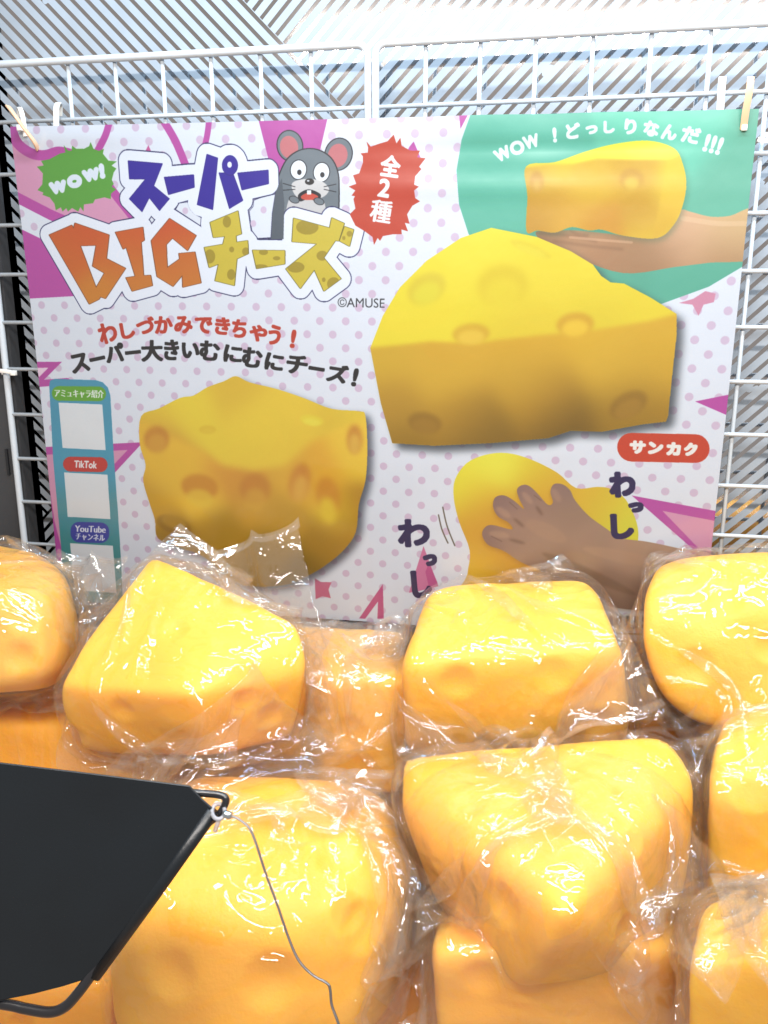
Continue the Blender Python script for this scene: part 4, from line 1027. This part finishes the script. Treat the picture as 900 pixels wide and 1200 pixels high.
# ------------------------------------------------------------------ cable ties on the net
def strap(pts, wdt, th, side):
    """flat nylon strap along pts, width direction 'side'"""
    p = catmull(pts, 6); t = np.gradient(p, axis=0); t /= np.linalg.norm(t, axis=1)[:, None]
    s_ = np.array(side, float)[None] - t * (t @ np.array(side, float))[:, None]; s_ /= np.linalg.norm(s_, axis=1)[:, None]
    n_ = np.cross(t, s_)
    V = []; F = []
    for i in range(len(p)):
        for a, b in ((-1, -1), (1, -1), (1, 1), (-1, 1)): V.append(p[i] + s_[i] * a * wdt / 2 + n_[i] * b * th / 2)
    for i in range(len(p) - 1):
        for q in range(4): F.append([i * 4 + q, i * 4 + (q + 1) % 4, i * 4 + 4 + (q + 1) % 4, i * 4 + 4 + q])
    F.append([3, 2, 1, 0]); e = (len(p) - 1) * 4; F.append([e, e + 1, e + 2, e + 3])
    return V, F
def oy(px, py, y): return onY(px, py, y)
def tie_thing(label, loc):
    return empty('cable_tie', loc, label, 'cable tie', 'nylon cable ties holding the poster and nets')
def part(VF_list, name, mat, root, smooth=True):
    g = Geo()
    for vf in VF_list: g.add(vf)
    o = g.obj(name, mat, None, smooth); rel(o, root); o.parent = root
    bv = o.modifiers.new('bevel', 'BEVEL'); bv.width = .0003; bv.segments = 2; bv.limit_method = 'ANGLE'
    return o
def head(c, s=.0055): 
    g = Geo().box(tuple(np.array(c) - s / 2), tuple(np.array(c) + s / 2)); return (g.V, g.F)
# left tail going down through the punched hole, with its loop over the wire
r = tie_thing('cable tie at the upper left poster corner, long tail slanting down to the hole', oy(45, 174, PY))
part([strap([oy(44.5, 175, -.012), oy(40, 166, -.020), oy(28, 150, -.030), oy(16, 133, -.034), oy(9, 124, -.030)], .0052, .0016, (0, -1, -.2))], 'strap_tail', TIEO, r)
part([strap([oy(30, 160, -.014), oy(27, 138, -.012), oy(24, 128, -.006), oy(22, 127, .002), oy(23, 137, .006)], .0046, .0014, (1, 0, 0))], 'strap_loop', TIE, r)
part([head(oy(24, 150, -.017))], 'lock_head', TIE, r)
r = tie_thing('white cable tie looped over the rail above the green WOW burst', oy(66, 148, PY))
part([strap([oy(66, 156, -.006), oy(66, 140, -.008), oy(66, 127, -.008), oy(68, 121, -.002), oy(70, 124, .006), oy(70, 136, .008)], .0058, .0016, (1, 0, 0))], 'strap_loop', TIE, r)
r = tie_thing('cable tie at the upper right poster corner, tail pointing up', oy(871, 152, PY))
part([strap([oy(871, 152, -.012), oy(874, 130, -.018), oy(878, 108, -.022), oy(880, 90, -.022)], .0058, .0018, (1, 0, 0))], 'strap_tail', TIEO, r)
part([head(oy(872, 150, -.013), .0045)], 'lock_head', TIE, r)
r = tie_thing('white cable tie over the rail above the green disc', oy(845, 130, PY))
part([strap([oy(843.5, 138, -.006), oy(844.5, 120, -.008), oy(846, 96, -.008), oy(847, 91, 0), oy(847, 100, .006)], .0062, .0016, (1, 0, 0))], 'strap_loop', TIE, r)
r = tie_thing('cable tie round the right net wire beside the green disc', oy(896, 163, 0))
part([strap([oy(888, 163, -.006), oy(896, 165, -.008), oy(905, 162, -.006), oy(905, 158, .004), oy(892, 158, .005)], .0040, .0014, (0, 0, 1))], 'strap_loop', TIE, r)
r = tie_thing('cable tie on the left net frame at the height of the printed black words', oy(12, 436, 0))
part([strap([oy(-6, 434, -.004), oy(6, 435, -.006), oy(17, 437, -.005), oy(18, 438, .004), oy(2, 437, .006)], .0042, .0014, (0, 0, 1))], 'strap_loop', TIE, r)
part([head(oy(16, 437, -.008), .0052)], 'lock_head', TIE, r)

# ------------------------------------------------------------------ black sheet on a bent rod, with the steel cable
DS = .50
root = empty('black_sheet_holder', P(100, 1150, DS), 'black plastic sheet sleeved on a bent black rod at the lower left', 'guard')
out_ = [(-120, 884), (0, 894), (110, 907), (222, 921), (236, 936), (251, 949), (182, 1046), (112, 1141), (100, 1148), (75, 1156), (40, 1165), (0, 1173), (-120, 1190)]
pts = np.array([P(x, y, DS) for x, y in out_])
nrm_ = -FWD
V = []; F = []
cc_ = pts.mean(0); nb = len(pts)
for lay, ofs in ((0, .0), (1, .0016)):
    V += [p - nrm_ * ofs for p in pts]
F.append(list(range(nb))[::-1]); F.append([nb + i for i in range(nb)])
for i in range(nb): F.append([i, (i + 1) % nb, nb + (i + 1) % nb, nb + i])
o = mesh_obj('sheet', V, F, NAVY, None, False); rel(o, root); o.parent = root
o.modifiers.new('bevel', 'BEVEL').width = .0005
g = Geo().tube([P(250, 950, DS + .002), P(182, 1046, DS + .003), P(111, 1143, DS + .003)], .0042, seg=14)
o = g.obj('sleeve', NAVY); rel(o, root); o.parent = root
rodp = catmull([P(180, 925, DS + .004), P(228, 929, DS + .004), P(256, 931.5, DS + .004), P(264.5, 936, DS + .003), P(263, 944, DS + .003), P(256, 955, DS + .003), P(240, 968, DS + .004)], 6)
o = Geo().tube(rodp, .0022, seg=12).obj('upper_rod', ROD); rel(o, root); o.parent = root
rodp = catmull([P(122, 1124, DS + .003), P(107, 1143, DS + .002), P(92, 1163, DS), P(76, 1180, DS), P(58, 1186, DS), P(30, 1182, DS + .002), P(0, 1176, DS + .004), P(-120, 1160, DS + .01)], 7)
o = Geo().tube(rodp, .0031, seg=14).obj('lower_rod', ROD); rel(o, root); o.parent = root
# clear loop, ferrule and cable: one security cable
root = empty('security_cable', P(268, 954, DS), 'thin grey steel cable with crimped ferrule hanging from the black rod corner', 'cable')
ring = [P(256 + 7.5 * math.cos(a), 951 + 9 * math.sin(a), DS - .004 * math.sin(a * 1.0)) for a in np.linspace(0, 2 * math.pi, 22)[:-1]]
m_, nt_, out2 = new_mat('clear_vinyl')
pp = N(nt_, 'ShaderNodeBsdfPrincipled', Roughness=.25); pp.inputs['Base Color'].default_value = (.42, .43, .48, 1); pp.inputs['Alpha'].default_value = .6
nt_.links.new(pp.outputs[0], out2.inputs[0])
o = Geo().tube(ring, .0013, closed=True, seg=8).obj('vinyl_loop', m_); rel(o, root); o.parent = root
o = Geo().tube([P(257, 959, DS - .003), P(252, 974, DS - .002)], .0014).obj('vinyl_tail', m_); rel(o, root); o.parent = root
o = Geo().tube([P(261, 953.5, DS - .002), P(263, 954, DS - .002), P(270, 956, DS - .002), P(272, 956.5, DS - .002)], [.0016, .0024, .0024, .0014], seg=10).obj('ferrule', FERR); rel(o, root); o.parent = root
cpts = catmull([P(271, 956, DS - .002), P(280, 960, DS - .002), P(292, 970, DS - .003), P(300, 988, DS - .004), P(312, 1025, DS - .006), P(325, 1060, DS - .008), P(338, 1098, DS - .010), P(350, 1125, DS - .012), P(366, 1142, DS - .013), P(383, 1152, DS - .014), P(387, 1160, DS - .014), P(389, 1178, DS - .014), P(398, 1204, DS - .016), P(404, 1240, DS - .016)], 8)
# twisted strands
n_s = len(cpts); tt = np.linspace(0, 1, n_s * 4); ip = np.stack([np.interp(tt, np.linspace(0, 1, n_s), cpts[:, q]) for q in range(3)], 1)
g = Geo()
for s_ in range(3):
    a = np.linspace(0, 2 * math.pi * 60, len(ip)) + s_ * 2.094
    g.tube(ip + .00042 * (np.cos(a)[:, None] * RIGHT + np.sin(a)[:, None] * UP * .5 + np.sin(a)[:, None] * FWD * .8), .00046, seg=5)
o = g.obj('wire_rope', STEEL); rel(o, root); o.parent = root
print('done', round(time.time() - T0, 1))
